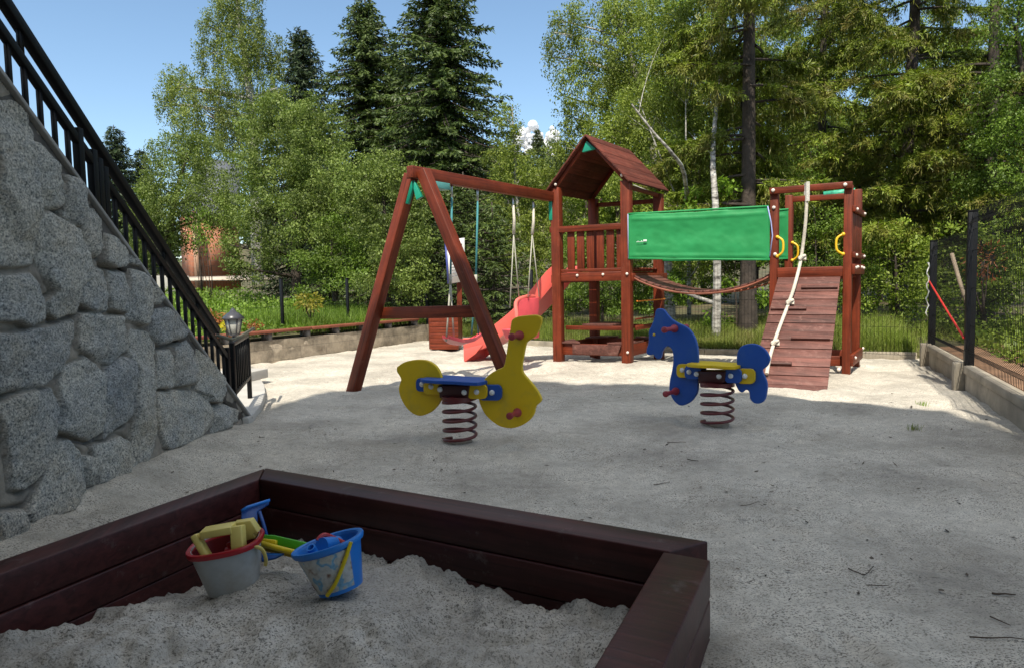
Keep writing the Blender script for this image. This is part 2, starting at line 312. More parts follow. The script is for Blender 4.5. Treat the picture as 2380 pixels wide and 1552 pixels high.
class MB:
    def __init__(s): s.v = []; s.f = []; s.g = []; s.sm = False
    def add(s, v, f, g=None):
        k = len(s.v); v = [np.asarray(q, float) for q in v]
        off = RNG.random(3) * 9
        s.v += v; s.g += [np.asarray(q, float) + off for q in (g if g is not None else v)]
        s.f += [[i + k for i in q] for q in f]; return s
    def frame(s, c, ax, ay, az, taper=1.):       # box from centre and three half-vectors
        c = V3(*c); ax, ay, az = (np.asarray(q, float) for q in (ax, ay, az))
        lx, ly, lz = (np.linalg.norm(q) for q in (ax, ay, az))
        ord_ = np.argsort([-lx, -ly, -lz])
        v = []; g = []
        for z in (-1, 1):
            for y in (-1, 1):
                for x in (-1, 1):
                    k = taper if z > 0 else 1
                    v.append(c + ax * x * k + ay * y * k + az * z)
                    q = np.array([lx * x, ly * y, lz * z]); g.append(q[ord_])
        return s.add(v, [(0, 2, 3, 1), (4, 5, 7, 6), (0, 1, 5, 4), (2, 6, 7, 3), (0, 4, 6, 2), (1, 3, 7, 5)], g)
    def box(s, c, sx, sy, sz, ex=V3(1, 0, 0), ey=V3(0, 1, 0), ez=ZUP): return s.frame(c, ex * sx / 2, ey * sy / 2, ez * sz / 2)
    def beam(s, p, q, w, h, side=None):        # w along side, h along the third axis
        p, q = V3(*p), V3(*q); d = q - p; L = np.linalg.norm(d); d = d / L
        if side is None: side = np.cross(d, ZUP) if abs(d[2]) < .95 else V3(1, 0, 0)
        sd = np.asarray(side, float); sd = unit(sd - d * (sd @ d)); t = np.cross(sd, d)
        return s.frame((p + q) / 2, d * L / 2, sd * w / 2, t * h / 2)
    def tube(s, pts, r, n=8, caps=True):
        pts = [V3(*p) for p in pts]; m = len(pts); rs = r if isinstance(r, (list, tuple, np.ndarray)) else [r] * m
        v = []; g = []; f = []; up = None; L = 0
        for i, p in enumerate(pts):
            d = unit(pts[min(i + 1, m - 1)] - pts[max(i - 1, 0)])
            if up is None: up = V3(0, 0, 1) if abs(d[2]) < .9 else V3(1, 0, 0)
            x = np.cross(d, up); x = x / (np.linalg.norm(x) + 1e-9); y = np.cross(x, d); up = y
            if i: L += np.linalg.norm(p - pts[i - 1])
            for k in range(n):
                a = 2 * pi * k / n; o = (x * cos(a) + y * sin(a)) * rs[i]; v.append(p + o); g.append(V3(L, *(o[:2])))
        for i in range(m - 1):
            for k in range(n):
                a, b = i * n + k, i * n + (k + 1) % n; f.append((a, b, b + n, a + n))
        if caps: f.append(tuple(range(n - 1, -1, -1))); f.append(tuple((m - 1) * n + k for k in range(n)))
        return s.add(v, f, g)
    def prism(s, poly, n, t):                   # 3d polygon extruded both ways along n
        poly = [V3(*p) for p in poly]; n = unit(n) * t / 2; m = len(poly)
        v = [p - n for p in poly] + [p + n for p in poly]
        f = [tuple(range(m - 1, -1, -1)), tuple(range(m, 2 * m))] + [(i, (i + 1) % m, m + (i + 1) % m, m + i) for i in range(m)]
        return s.add(v, f)
    def loft(s, rings, cap0=True, cap1=True):
        n = len(rings[0]); v = [p for r in rings for p in r]; f = []
        for i in range(len(rings) - 1):
            for k in range(n):
                a, b = i * n + k, i * n + (k + 1) % n; f.append((a, b, b + n, a + n))
        if cap0: f.append(tuple(range(n - 1, -1, -1)))
        if cap1: f.append(tuple((len(rings) - 1) * n + k for k in range(n)))
        return s.add(v, f)
    def sphere(s, c, r, nu=10, nv=7, sc=(1, 1, 1)):
        rings = []
        for j in range(1, nv):
            t = pi * j / nv; rings.append([V3(*c) + V3(r * sc[0] * sin(t) * cos(2 * pi * k / nu), r * sc[1] * sin(t) * sin(2 * pi * k / nu), -r * sc[2] * cos(t)) for k in range(nu)])
        return s.loft(rings)
    def dome(s, c, n, r, h):                    # bolt cap
        n = unit(n); x = unit(np.cross(n, V3(.3, .5, .8))); y = np.cross(n, x)
        rings = [[V3(*c) + (x * cos(2 * pi * k / 10) + y * sin(2 * pi * k / 10)) * r * q + n * h * w for k in range(10)] for q, w in ((1, -.2), (1, .3), (.8, .75), (.4, 1))]
        return s.loft(rings)
    def build(s, name, mat, parent=None, bevel=0, smooth=False, origin=None, seg=2):
        o = link_mesh(name, np.array(s.v), [i for q in s.f for i in q], [len(q) for q in s.f], mat, parent, smooth, {'grain': ('FLOAT_VECTOR', np.array(s.g))}, origin)
        if bevel:
            b = o.modifiers.new('bevel', 'BEVEL'); b.width = bevel; b.segments = seg; b.limit_method = 'ANGLE'; b.angle_limit = rad(35)
        return o
def auto_smooth(o, ang=40):
    me = o.data; me.polygons.foreach_set('use_smooth', np.ones(len(me.polygons), bool))
    try: me.set_sharp_from_angle(angle=rad(ang))
    except Exception: pass
    return o

def thing(name, label, cat, loc=(0, 0, 0), group=None):
    o = bpy.data.objects.new(name, None); COL.objects.link(o); o.empty_display_size = .2
    o.location = tuple(float(x) for x in loc); o['_loc'] = tuple(float(x) for x in loc)
    return tag(o, label, cat, group)
def tag(o, label, cat, group=None):
    o['label'] = label; o['category'] = cat
    if group: o['group'] = group
    return o
def setting(o, kind='structure'): o['kind'] = kind; return o
def curve(pts, n):                              # Catmull-Rom through 3d points
    P = [V3(*p) for p in pts]; P = [2 * P[0] - P[1]] + P + [2 * P[-1] - P[-2]]; out = []
    segs = len(P) - 3
    for i in range(n):
        t = i / (n - 1) * segs; k = min(int(t), segs - 1); t -= k
        a, b, c, d = P[k:k + 4]
        out.append(.5 * (2 * b + (c - a) * t + (2 * a - 5 * b + 4 * c - d) * t * t + (3 * b - a - 3 * c + d) * t ** 3))
    return out

# ------------------------------------------------------------------ noise and grids (numpy)
def vnoise(x, y, seed=0):
    xi = np.floor(x).astype(np.int64); yi = np.floor(y).astype(np.int64); xf = x - xi; yf = y - yi
    def h(a, b):
        n = (a * 374761393 + b * 668265263 + seed * 974711) & 0x7fffffff
        n = ((n ^ (n >> 13)) * 1274126177) & 0x7fffffff
        return ((n ^ (n >> 16)) & 0xffff) / 65535.
    u = xf * xf * (3 - 2 * xf); w = yf * yf * (3 - 2 * yf)
    return (h(xi, yi) * (1 - u) + h(xi + 1, yi) * u) * (1 - w) + (h(xi, yi + 1) * (1 - u) + h(xi + 1, yi + 1) * u) * w - .5
def fbm(x, y, oct=4, seed=0, gain=.5):
    s = 0; a = 1.
    for i in range(oct): s = s + a * vnoise(x * 2 ** i, y * 2 ** i, seed + i * 17); a *= gain
    return s
def sstep(a, b, x): t = np.clip((x - a) / (b - a), 0, 1); return t * t * (3 - 2 * t)
def gridmesh(name, X, Y, Z, mat, keep=None, parent=None, smooth=True, attrs=None, origin=None):
    ny, nx = X.shape; v = np.stack([X, Y, Z], -1).reshape(-1, 3)
    idx = np.arange(nx * ny).reshape(ny, nx)
    q = np.stack([idx[:-1, :-1], idx[:-1, 1:], idx[1:, 1:], idx[1:, :-1]], -1).reshape(-1, 4)
    if keep is not None:
        k = keep.ravel(); q = q[k[q].all(1)]
        used = np.unique(q); rm = np.full(nx * ny, -1); rm[used] = np.arange(len(used)); v = v[used]; q = rm[q]
        if attrs: attrs = {n: (t, np.asarray(a).ravel()[used] if t == 'FLOAT' else a.reshape(-1, 3)[used]) for n, (t, a) in attrs.items()}
    return link_mesh(name, v, q.ravel(), np.full(len(q), 4), mat, parent, smooth, attrs, origin)
def polydist(px, py, poly):                     # signed distance, positive inside
    d = np.full(px.shape, 1e9); ins = np.zeros(px.shape, bool); n = len(poly)
    for i in range(n):
        (ax, ay), (bx, by) = poly[i], poly[(i + 1) % n]
        ex, ey = bx - ax, by - ay; wx, wy = px - ax, py - ay
        t = np.clip((wx * ex + wy * ey) / (ex * ex + ey * ey + 1e-12), 0, 1)
        d = np.minimum(d, np.hypot(wx - ex * t, wy - ey * t))
        c = ((ay <= py) & (by > py)) | ((by <= py) & (ay > py))
        with np.errstate(divide='ignore', invalid='ignore'):
            xx = ax + (py - ay) / (by - ay if by != ay else 1e-9) * ex
        ins ^= c & (px < xx)
    return np.where(ins, d, -d)

# ================================================================== layout lines
BW0, BW1 = V3(-5.3, 10.06, 0), V3(-1.87, 15.81, 0)          # low bench wall
bwd = unit(BW1 - BW0); bwn = V3(-bwd[1], bwd[0], 0)          # normal pointing behind the wall (left)
FD = unit(V3(.96, 2.26, 0)); FN = V3(FD[1], -FD[0], 0)       # right fence direction, outward normal
FP1 = V3(4.90, 7.5, 0); FP2 = V3(5.86, 9.76, 0)
KB = [V3(-1.8, 15.9, 0), V3(.55, 13.9, 0), V3(3.24, 11.62, 0), V3(6.1, 10.42, 0)]   # back kerb polyline
def side_kerb(x, y):                            # >0 beyond the back kerb
    d = np.full(np.shape(x), 1e9)
    for a, b in zip(KB[:-1], KB[1:]):
        e = unit(b - a); n = V3(-e[1], e[0], 0); d = np.minimum(d, (x - a[0]) * n[0] + (y - a[1]) * n[1])
    return d
SO1, SO2 = V3(-1.33, 3.64, .3), V3(.70, 2.47, .3); SI1, SI2 = V3(-1.28, 3.42, .3), V3(.52, 2.39, .3)
SL = unit(V3(-.395, -.915, 0)); SR_ = unit(V3(-.415, -.91, 0))
SBOX = [(SO1[0], SO1[1]), (SO2[0], SO2[1]), (SO2[0] + SR_[0] * 2.2, SO2[1] + SR_[1] * 2.2), (SO1[0] + SL[0] * 2.3, SO1[1] + SL[1] * 2.3)]

# ================================================================== ground, sand, terrain
def ground_z(x, y):
    sL = (x - BW0[0]) * bwn[0] + (y - BW0[1]) * bwn[1]; tL = (x - BW1[0]) * bwd[0] + (y - BW1[1]) * bwd[1]
    left = sstep(.06, .2, sL) * sstep(1.6, .1, tL) * (.5 + .05 * np.clip(sL, 0, 40))
    sR = (x - FP1[0]) * FN[0] + (y - FP1[1]) * FN[1]
    right = sstep(.04, .12, sR) * sstep(6, 1.5, (x - FP2[0]) * FD[0] + (y - FP2[1]) * FD[1]) * (.36 + .05 * np.clip(sR, 0, 30))
    sK = side_kerb(x, y)
    back = sstep(.02, .14, sK) * (.22 + .025 * np.clip(sK, 0, 40))
    z = -.12 + np.maximum(np.maximum(left, right), back)
    z = z + sstep(45, 240, y) * 34 * sstep(-80, -25, x) + sstep(0, 3, z) * fbm(x * .7, y * .7, 3, 5) * .2
    return z
xs = np.concatenate([np.linspace(-420, -9, 60), np.arange(-8.8, 10, .09), np.linspace(10.3, 420, 60)])
ys = np.concatenate([np.linspace(-120, .5, 30), np.arange(.7, 19, .09), np.linspace(19.4, 500, 130)])
GX, GY = np.meshgrid(xs, ys)
setting(gridmesh('ground', GX, GY, ground_z(GX, GY), M['soil']))

def sand_z(x, y):
    z = .03 * fbm(x * .9, y * .9, 3, 3) + .022 * fbm(x * 4.2, y * 4.2, 4, 9, .6)
    dents = np.minimum(0, fbm(x * 2.6, y * 2.6, 2, 21) + .12) * .07
    z = z + dents
    z = z + .10 * sstep(-1.95, -2.5, x) * sstep(7.2, 4.5, y) * (1 + fbm(x * 3, y * 3, 2, 2))      # drift against the stair wall
    z = z + .05 * np.exp(-((x - .95) ** 2 + (y - 2.0) ** 2) / .12)
    rg = np.random.default_rng(5)
    for hx, hy, hr, hd in ((-.43, 5.41, .30, .035), (1.75, 5.89, .30, .04), (-.6, 8.8, .45, .05), (.3, 9.8, .4, .045), (-1.0, 11.3, .4, .03)):
        q = ((x - hx) ** 2 + (y - hy) ** 2) / hr ** 2; z = z - hd * np.exp(-q * 1.6) * (1 if hy > 7 else q) + hd * .55 * np.exp(-(q - 1.9) ** 2 * 2.5)
    for k in range(130):
        fx, fy, an = rg.uniform(-2, 4), rg.uniform(1.3, 10), rg.uniform(0, pi); ca, sa = cos(an), sin(an); w = .5 + rg.random()
        u = ((x - fx) * ca + (y - fy) * sa) / .13; v = (-(x - fx) * sa + (y - fy) * ca) / .055; q = u * u + v * v
        m_ = q < 9; z = z - np.where(m_, .017 * w * (np.exp(-q ** 2 * .7) - .35 * np.exp(-(q - 2.2) ** 2)), 0)
    z = z + .07 * np.exp(-((x - 1.9) ** 2 + (y - 10.0) ** 2) / .35) + .06 * np.exp(-((x - .7) ** 2 + (y - 10.4) ** 2) / .3)
    return z
xs = np.arange(-7.0, 7.2, .032)
yv = [.6]
while yv[-1] < 16.4: yv.append(yv[-1] + .014 + .0042 * yv[-1])
SX, SY = np.meshgrid(xs, np.array(yv))
sz = sand_z(SX, SY)
pd = polydist(SX, SY, SBOX)
sz = np.where(pd > .05, -.4, sz)
sR = (SX - FP1[0]) * FN[0] + (SY - FP1[1]) * FN[1]; sL = (SX - BW0[0]) * bwn[0] + (SY - BW0[1]) * bwn[1]
keep = (sR < .06) & (sL < .15) & (side_kerb(SX, SY) < .06)
setting(gridmesh('sand', SX, SY, sz, M['sand'], keep))

# sand inside the sandbox
xs = np.arange(-2.4, .8, .0125); ys = np.arange(1.0, 3.75, .0125)
BX, BY = np.meshgrid(xs, ys)
def box_z(x, y):
    z = .02 + .10 * fbm(x * 2.2, y * 2.2, 3, 31) + .05 * fbm(x * 8, y * 8, 5, 37, .68)
    z = z - .13 * np.exp(-((x + 1.45) ** 2 + (y - 3.05) ** 2) / .09)
    z = z + .07 * np.exp(-((x + .62) ** 2 + (y - 2.35) ** 2) / .06) + .05 * np.exp(-((x + 1.3) ** 2 + (y - 2.3) ** 2) / .1)
    for bx_, by_, bz_, s_ in ((-1.06, 2.72, .085, .035), (-.61, 2.58, .075, .035)): k_ = np.exp(-((x - bx_) ** 2 + (y - by_) ** 2) / s_); z = z * (1 - k_) + bz_ * k_
    return z + .02 * np.abs(fbm(x * 17, y * 17, 3, 41)) * sstep(-.1, .3, fbm(x * 2.5, y * 2.5, 2, 43))
setting(gridmesh('sandbox_sand', BX, BY, box_z(BX, BY), M['boxsand'], polydist(BX, BY, SBOX) > .05))

# ================================================================== sandbox
sb = thing('sandbox', 'dark brown wooden sandbox frame with wide flat edges in the foreground', 'sandbox', (-.7, 2.3, 0))
SI4 = SI1 + SL * 2.15; SO4 = SO1 + SL * 2.35; SI3 = SI2 + SR_ * 2.05; SO3 = SO2 + SR_ * 2.25
def slab(name, quad, z0, z1, mat, parent, bevel=.006):
    m = MB(); b = [V3(q[0], q[1], z0) for q in quad] + [V3(q[0], q[1], z1) for q in quad]
    e = unit(V3(quad[1][0] - quad[0][0], quad[1][1] - quad[0][1], 0)); n = V3(-e[1], e[0], 0)
    m.add(b, [(3, 2, 1, 0), (4, 5, 6, 7), (0, 1, 5, 4), (1, 2, 6, 5), (2, 3, 7, 6), (3, 0, 4, 7)], [V3(p @ e, p @ n, p[2]) for p in b])
    return m.build(name, mat, parent, bevel)
e12 = unit(SO2 - SO1); n12 = V3(-e12[1], e12[0], 0)
for k, (z0, z1, sh) in enumerate([(.165, .3, 0), (.03, .161, .006), (-.11, .026, .003)]):
    slab('back_board', [SI1 - n12 * sh, SI2 + e12 * .02 - n12 * sh, SO2, SO1], z0, z1, M['sandboxwood'], sb)
    slab('side_board', [SO1 - n12 * .004 - e12 * 0, SI1 + V3(sh, 0, 0) - n12 * .004, SI4 + V3(sh, 0, 0), SO4], z0, z1 - .001, M['sandboxwood'], sb)
    a_ = SI2 - n12 * .003; b_ = SO2 - n12 * .135 + e12 * 0
    slab('side_board', [SI2 - V3(sh, 0, 0) - n12 * .004, SI2 + e12 * .165 - n12 * .004, SI3 + e12 * .155, SI3 - V3(sh, 0, 0)], z0, z1 - .002, M['sandboxwood'], sb)
    slab('front_board', [SI4, SI3, SI3 + SR_ * .16, SI4 + SL * .16], z0, z1 - .003, M['sandboxwood'], sb)

# ================================================================== buckets and toys
def ring(c, ax, ay, ra, rb, n=28, sq=2.0):
    out = []
    for k in range(n):
        t = 2 * pi * k / n; ca, sa = cos(t), sin(t)
        ca = np.sign(ca) * abs(ca) ** (2 / sq); sa = np.sign(sa) * abs(sa) ** (2 / sq)
        out.append(c + ax * ra * ca + ay * rb * sa)
    return out
def bucket(name, label, rimc, basec, right, ra, rb, taper, wall, rimmat, inmat, handle=None, sq=2.2, sleeve=None):
    axis = unit(rimc - basec); ax = unit(right - axis * (right @ axis)); ay = np.cross(axis, ax)
    H = np.linalg.norm(rimc - basec)
    t = thing(name, label, 'bucket', basec)
    m = MB()
    R = lambda h, k=1.: ring(basec + axis * h * H, ax, ay, ra * (taper + (1 - taper) * h) * k, rb * (taper + (1 - taper) * h) * k, sq=sq)
    m.loft([R(0), R(.5), R(1), R(1, .94), R(.5, .93), R(.04, .9)])
    auto_smooth(m.build('bucket_wall', wall, t), 50)
    m = MB(); m.loft([R(.9, 1.01), R(.9, 1.09), R(.985, 1.1), R(1.015, 1.07), R(1.015, .97), R(.97, .93), R(.93, .93)], False, False)
    auto_smooth(m.build('rim', rimmat, t), 60)
    m = MB(); m.loft([R(.93, .935), R(.5, .915), R(.1, .89), R(.1, .1)], False, True); auto_smooth(m.build('inside', inmat, t), 50)
    if sleeve:
        m = MB(); rr = [R(h, 1.012) for h in (.08, .3, .6, .86)]; n = len(rr[0]); ks = list(sleeve); v = [r[k % n] for r in rr for k in ks]; c = len(ks)
        m.add(v, [(i * c + j, i * c + j + 1, (i + 1) * c + j + 1, (i + 1) * c + j) for i in range(3) for j in range(c - 1)])
        auto_smooth(m.build('printed_sleeve', M['sticker'], t), 60)
    if handle:
        hp, hm = handle; pts = []
        for h, th, k in hp: q = ra * (taper + (1 - taper) * h); w_ = rb * (taper + (1 - taper) * h); pts.append(basec + axis * h * H + (ax * q * cos(rad(th)) + ay * w_ * sin(rad(th))) * k)
        m = MB(); m.tube(curve(pts, 26), .0075, 8); auto_smooth(m.build('handle', hm, t))
    return t, axis, ax, ay
bx = lambda x, y, Y: atY(x, y, Y)
b1 = bx(532, 1352, 2.70); r1 = bx(534, 1268, 2.70)
b1 = bx(545, 1362, 2.72); rim1 = b1 + unit(V3(-.12, -.04, 1)) * .19
T1_, ax1, bx1_, by1_ = bucket('toy_bucket', 'dusty white toy bucket with red rim holding a yellow frame', rim1, b1, V3(1, .15, .12), .134, .118, .72, M['bktwhite'], M['bktred'], simple('dark_red_inside', (.14, .008, .012), .4),
    ([(.97, -38, 1.1), (.78, -20, 1.2), (.52, -10, 1.26), (.36, -6, 1.24)], M['paleyellow']), 2.6)
b2 = bx(793, 1366, 2.58); rim2 = b2 + unit(V3(-.27, .06, 1)) * .185
T2_, ax2, bx2_, by2_ = bucket('toy_bucket', 'leaning sky blue toy bucket with faded printed sleeve and yellow handle', rim2, b2, V3(1, .0, .3), .128, .112, .66, M['bktblue'], M['bktblue'], M['bktblue'],
    ([(.97, -38, 1.12), (.7, -52, 1.13), (.3, -78, 1.12), (.06, -108, 1.1)], M['toyyellow']), 2.1, range(12, 26))
# yellow toy frame standing in the red-rimmed bucket
t = thing('toy_sieve', 'pale yellow plastic toy frame sticking out of the red rimmed bucket', 'toy', rim1 + V3(0, 0, -.06))
fx, fy = unit(V3(.93, .1, .12)), unit(V3(.12, -.25, -1))
o0 = rim1 + V3(-.105, -.035, .045)
m = MB(); m.beam(o0 + fx * .03, o0 + fx * .15, .075, .03, V3(0, 1, 0)); m.build('top_bar', M['paleyellow'], t, .004)
m = MB(); m.beam(o0, o0 + fy * .11 + fx * .05, .03, .05, fx); m.build('front_bar', M['paleyellow'], t, .01, seg=3)
m = MB(); m.beam(o0 + fx * .165 + V3(0, 0, .005), o0 + fx * .165 + fy * .085, .045, .06, fx); m.build('back_bar', M['paleyellow'], t, .004)
m = MB(); q0 = rim1 + V3(.02, .05, .03)
m.prism([q0 + V3(.0, 0, .035), q0 + V3(.07, 0, .045), q0 + V3(.10, 0, -.005), q0 + V3(.08, 0, -.01), q0 + V3(.085, 0, -.03), q0 + V3(0, 0, -.05)], V3(.2, 1, .2), .03); m.build('cog_plate', M['paleyellow'], t, .003)
t = thing('toy_block', 'small red toy block lying inside the white bucket with red rim', 'toy', rim1 + V3(.035, -.03, -.04))
m = MB(); m.box(rim1 + V3(.035, -.04, -.03), .04, .035, .045, unit(V3(1, .3, .2)), unit(V3(-.3, 1, 0)), unit(V3(-.2, 0, 1))); m.tube([rim1 + V3(.035, -.04, -.01), rim1 + V3(.028, -.04, .012)], .011); m.build('block', M['bktred'], t, .004)
# blue scoop leaning in the back corner
c = atY(592, 1205, 3.1)
t = thing('toy_scoop', 'blue plastic toy scoop leaning in the back corner of the sandbox', 'toy', c - V3(0, 0, .12))
P_ = lambda x, y, Y: atY(x, y, Y)
m = MB(); m.prism([P_(561, 1186, 3.08), P_(576, 1178, 3.1), P_(626, 1162, 3.16), P_(625, 1172, 3.16), P_(598, 1188, 3.1), P_(600, 1255, 3.0), P_(560, 1255, 2.98)], V3(.35, -1, .35), .018); m.build('blade', M['deepblue'], t, .004)
m = MB(); m.tube([P_(603, 1188, 3.06), P_(612, 1215, 3.02), P_(620, 1245, 2.98)], .008); m.build('handle', M['deepblue'], t, smooth=True)
m = MB(); m.tube([P_(561, 1186, 3.06), P_(576, 1177, 3.08), P_(627, 1161, 3.14)], .007); m.build('rib', M['bktblue'], t, smooth=True)
# green and yellow rake between the buckets
t = thing('toy_rake', 'green and yellow toy rake lying between the two buckets', 'toy', P_(660, 1275, 2.85))
m = MB(); m.prism([P_(612, 1241, 2.9), P_(640, 1243, 2.88), P_(716, 1260, 2.8), P_(716, 1284, 2.78), P_(640, 1268, 2.86), P_(612, 1262, 2.88)], V3(0, -1, .5), .03); m.build('rake_head', M['toygreen'], t, .006)
m = MB(); m.prism([P_(608, 1250, 2.86), P_(644, 1254, 2.84), P_(644, 1266, 2.83), P_(608, 1264, 2.85)], V3(0, -1, .5), .03); m.build('grip', M['toyyellow'], t, .004)
m = MB(); m.tube([P_(606, 1262, 2.82), P_(650, 1274, 2.78), P_(690, 1284, 2.74), P_(720, 1288, 2.72)], .012); m.build('rod', M['toyyellow'], t, smooth=True)
m = MB(); m.tube([P_(600, 1270, 2.84), P_(650, 1282, 2.8), P_(700, 1294, 2.76)], .010); m.build('rod', simple('ochre_plastic', (.35, .24, .01), .5), t, smooth=True)
t = thing('toy_shovel', 'deep blue toy shovel half buried beneath the green rake', 'toy', P_(635, 1290, 2.8))
m = MB(); m.prism([P_(608, 1284, 2.8), P_(662, 1286, 2.78), P_(640, 1297, 2.76), P_(608, 1304, 2.76)], V3(0, -.6, 1), .012); m.build('blade', M['deepblue'], t, .003)
m = MB(); m.tube([P_(612, 1288, 2.79), P_(655, 1288, 2.77)], .006); m.build('handle', M['bktblue'], t, smooth=True)
# toys in the blue bucket
t = thing('toy_tube', 'hollow blue toy tube poking out of the leaning blue bucket', 'toy', P_(728, 1280, 2.6))
m = MB(); a0, a1 = P_(726, 1272, 2.56), P_(742, 1300, 2.56); d_ = unit(a1 - a0); x_ = unit(np.cross(d_, V3(0, 1, 0))); y_ = np.cross(d_, x_)
q0, q1 = a0 + V3(0, -.02, .01), a1 + V3(0, .02, -.02); d_ = unit(q1 - q0); x_ = unit(np.cross(d_, V3(0, 1, 0))); y_ = np.cross(d_, x_)
m.loft([ring(q1, x_, y_, .017, .017, 16), ring(q0, x_, y_, .017, .017, 16), ring(q0, x_, y_, .012, .012, 16), ring(q1, x_, y_, .012, .012, 16)], False, False); auto_smooth(m.build('tube', M['bktblue'], t))
t = thing('toy_cup', 'blue toy cup with a red lid lying in the leaning blue bucket', 'toy', P_(757, 1262, 2.62))
m = MB(); q0, q1 = P_(748, 1268, 2.58), P_(785, 1262, 2.66); m.tube([q0, q1], [.032, .03], 16); auto_smooth(m.build('cup', M['bktblue'], t), 40)
m = MB(); m.tube(curve([P_(738, 1256, 2.6), P_(752, 1243, 2.62), P_(772, 1249, 2.64), P_(800, 1262, 2.64)], 16), .011); auto_smooth(m.build('lid', M['bktred'], t))

# ================================================================== stairs, stone wall, railing
SY0, SZ0 = 6.43, .06; SLOPE = .767; XW = -2.5
line = lambda y: SZ0 + (SY0 - y) * SLOPE
stw = thing('stone_stair_wall', 'grey granite rubble wall carrying the stairs at left', 'wall', (XW, 4, 0))
za = lambda p: atX((p[0] / 1.94) / 1.2605, (p[1] / 1.94 + 200) / 1.2605, XW)
zb = lambda p: atX((p[0] / 2.042) / 1.2605, (p[1] / 2.042 + 900) / 1.2605, XW)
A_ = [[(-60,180),(0,190),(40,192),(110,235),(140,400),(158,560),(165,760),(175,1000),(150,1120),(70,1125),(-60,1120)],
 [(150,410),(200,430),(250,480),(290,570),(318,690),(318,770),(290,805),(165,770),(160,600)],
 [(330,600),(400,630),(470,710),(455,770),(410,895),(325,850),(325,700)],
 [(440,805),(510,800),(555,850),(552,1020),(530,1070),(450,1050),(430,970),(425,880)],
 [(565,940),(600,935),(690,985),(702,1050),(690,1125),(640,1135),(560,1100),(560,1000)],
 [(705,1050),(765,1115),(745,1130),(702,1115)],
 [(180,830),(260,820),(300,850),(400,910),(420,980),(470,1130),(460,1200),(415,1260),(410,1390),(290,1425),(240,1390),(230,1340),(270,1260),(180,1110),(165,960)],
 [(-60,1175),(0,1175),(150,1170),(200,1230),(230,1350),(215,1420),(140,1470),(60,1440),(-60,1440)],
 [(480,1105),(560,1150),(568,1300),(550,1400),(500,1380),(420,1330),(425,1260),(470,1200)],
 [(580,1145),(680,1170),(688,1280),(680,1385),(590,1360),(575,1290)],
 [(700,1145),(790,1165),(828,1225),(820,1380),(800,1460),(690,1420),(692,1300)],
 [(830,1240),(880,1235),(905,1300),(890,1345),(830,1340)]]
B_ = [[(860,20),(1010,0),(1085,70),(1095,150),(1050,190),(920,225),(870,160)],
 [(-60,165),(0,165),(200,130),(420,85),(410,200),(380,290),(320,400),(200,470),(0,515),(-60,515)],
 [(450,40),(560,30),(600,55),(690,50),(725,130),(730,240),(690,290),(640,345),(560,310),(520,280),(430,245),(435,130)],
 [(760,125),(850,150),(895,210),(900,420),(905,620),(910,720),(890,870),(840,950),(800,930),(760,790),(760,560),(770,400),(740,270),(735,180)],
 [(350,370),(480,290),(540,330),(585,400),(580,560),(575,740),(510,800),(420,770),(310,735),(320,600),(330,450)],
 [(600,370),(720,290),(750,310),(765,420),(755,640),(690,710),(585,780),(585,600)],
 [(910,260),(990,250),(1005,330),(1005,480),(910,485)],
 [(1020,240),(1090,195),(1140,250),(1145,450),(1020,475),(1010,350)],
 [(1150,250),(1190,250),(1260,340),(1330,440),(1330,530),(1290,570),(1230,560),(1150,490)],
 [(915,510),(1140,495),(1220,540),(1240,700),(1180,790),(1090,810),(1000,850),(960,830),(915,680)],
 [(1245,600),(1330,580),(1400,620),(1400,680),(1300,740),(1240,760)],
 [(-60,580),(0,560),(150,500),(290,490),(325,620),(300,740),(230,900),(160,1030),(90,1090),(30,1080),(0,800)],
 [(300,800),(380,790),(440,880),(480,1020),(470,1130),(350,1220),(180,1330),(100,1340),(110,1200),(200,1030)],
 [(520,830),(700,770),(760,830),(800,950),(700,1010),(610,1070),(560,1060),(540,930)],
 [(450,890),(510,900),(545,1060),(490,1070)],
 [(-60,1230),(0,1230),(90,1210),(120,1300),(60,1400),(-60,1440)]]
polys = [[(q[1], q[2]) for q in (za(p) for p in s)] for s in A_] + [[(q[1], q[2]) for q in (zb(p) for p in s)] for s in B_]
# plain stones for the part of the wall that stands outside the picture
yy = 1.15
for cy in np.arange(1.2, 3.2, .42):
    for cz in np.arange(.2, line(cy) - .2, .44):
        if cy > 2.9 and cz < 2.3 and False: continue
        w, h = .19, .20; j = lambda: random.uniform(-.05, .05)
        polys.append([(cy - w + j(), cz - h + j()), (cy + j(), cz - h * 1.05 + j()), (cy + w + j(), cz - h + j()), (cy + w + j(), cz + h + j()), (cy + j(), cz + h * 1.05), (cy - w + j(), cz + h + j())])
gy = np.arange(1.0, 6.5, .009); gz = np.arange(-.15, 4.3, .009)
WY, WZ = np.meshgrid(gy, gz)
wx = .014 * fbm(WY * 9, WZ * 9, 4, 51); wz_ = .014 * fbm(WY * 7 + 9, WZ * 7, 4, 52); ton = np.full_like(WY, .5)
hgt = .026 + .012 * fbm(WY * 9, WZ * 9, 4, 61); msk = np.zeros_like(WY)
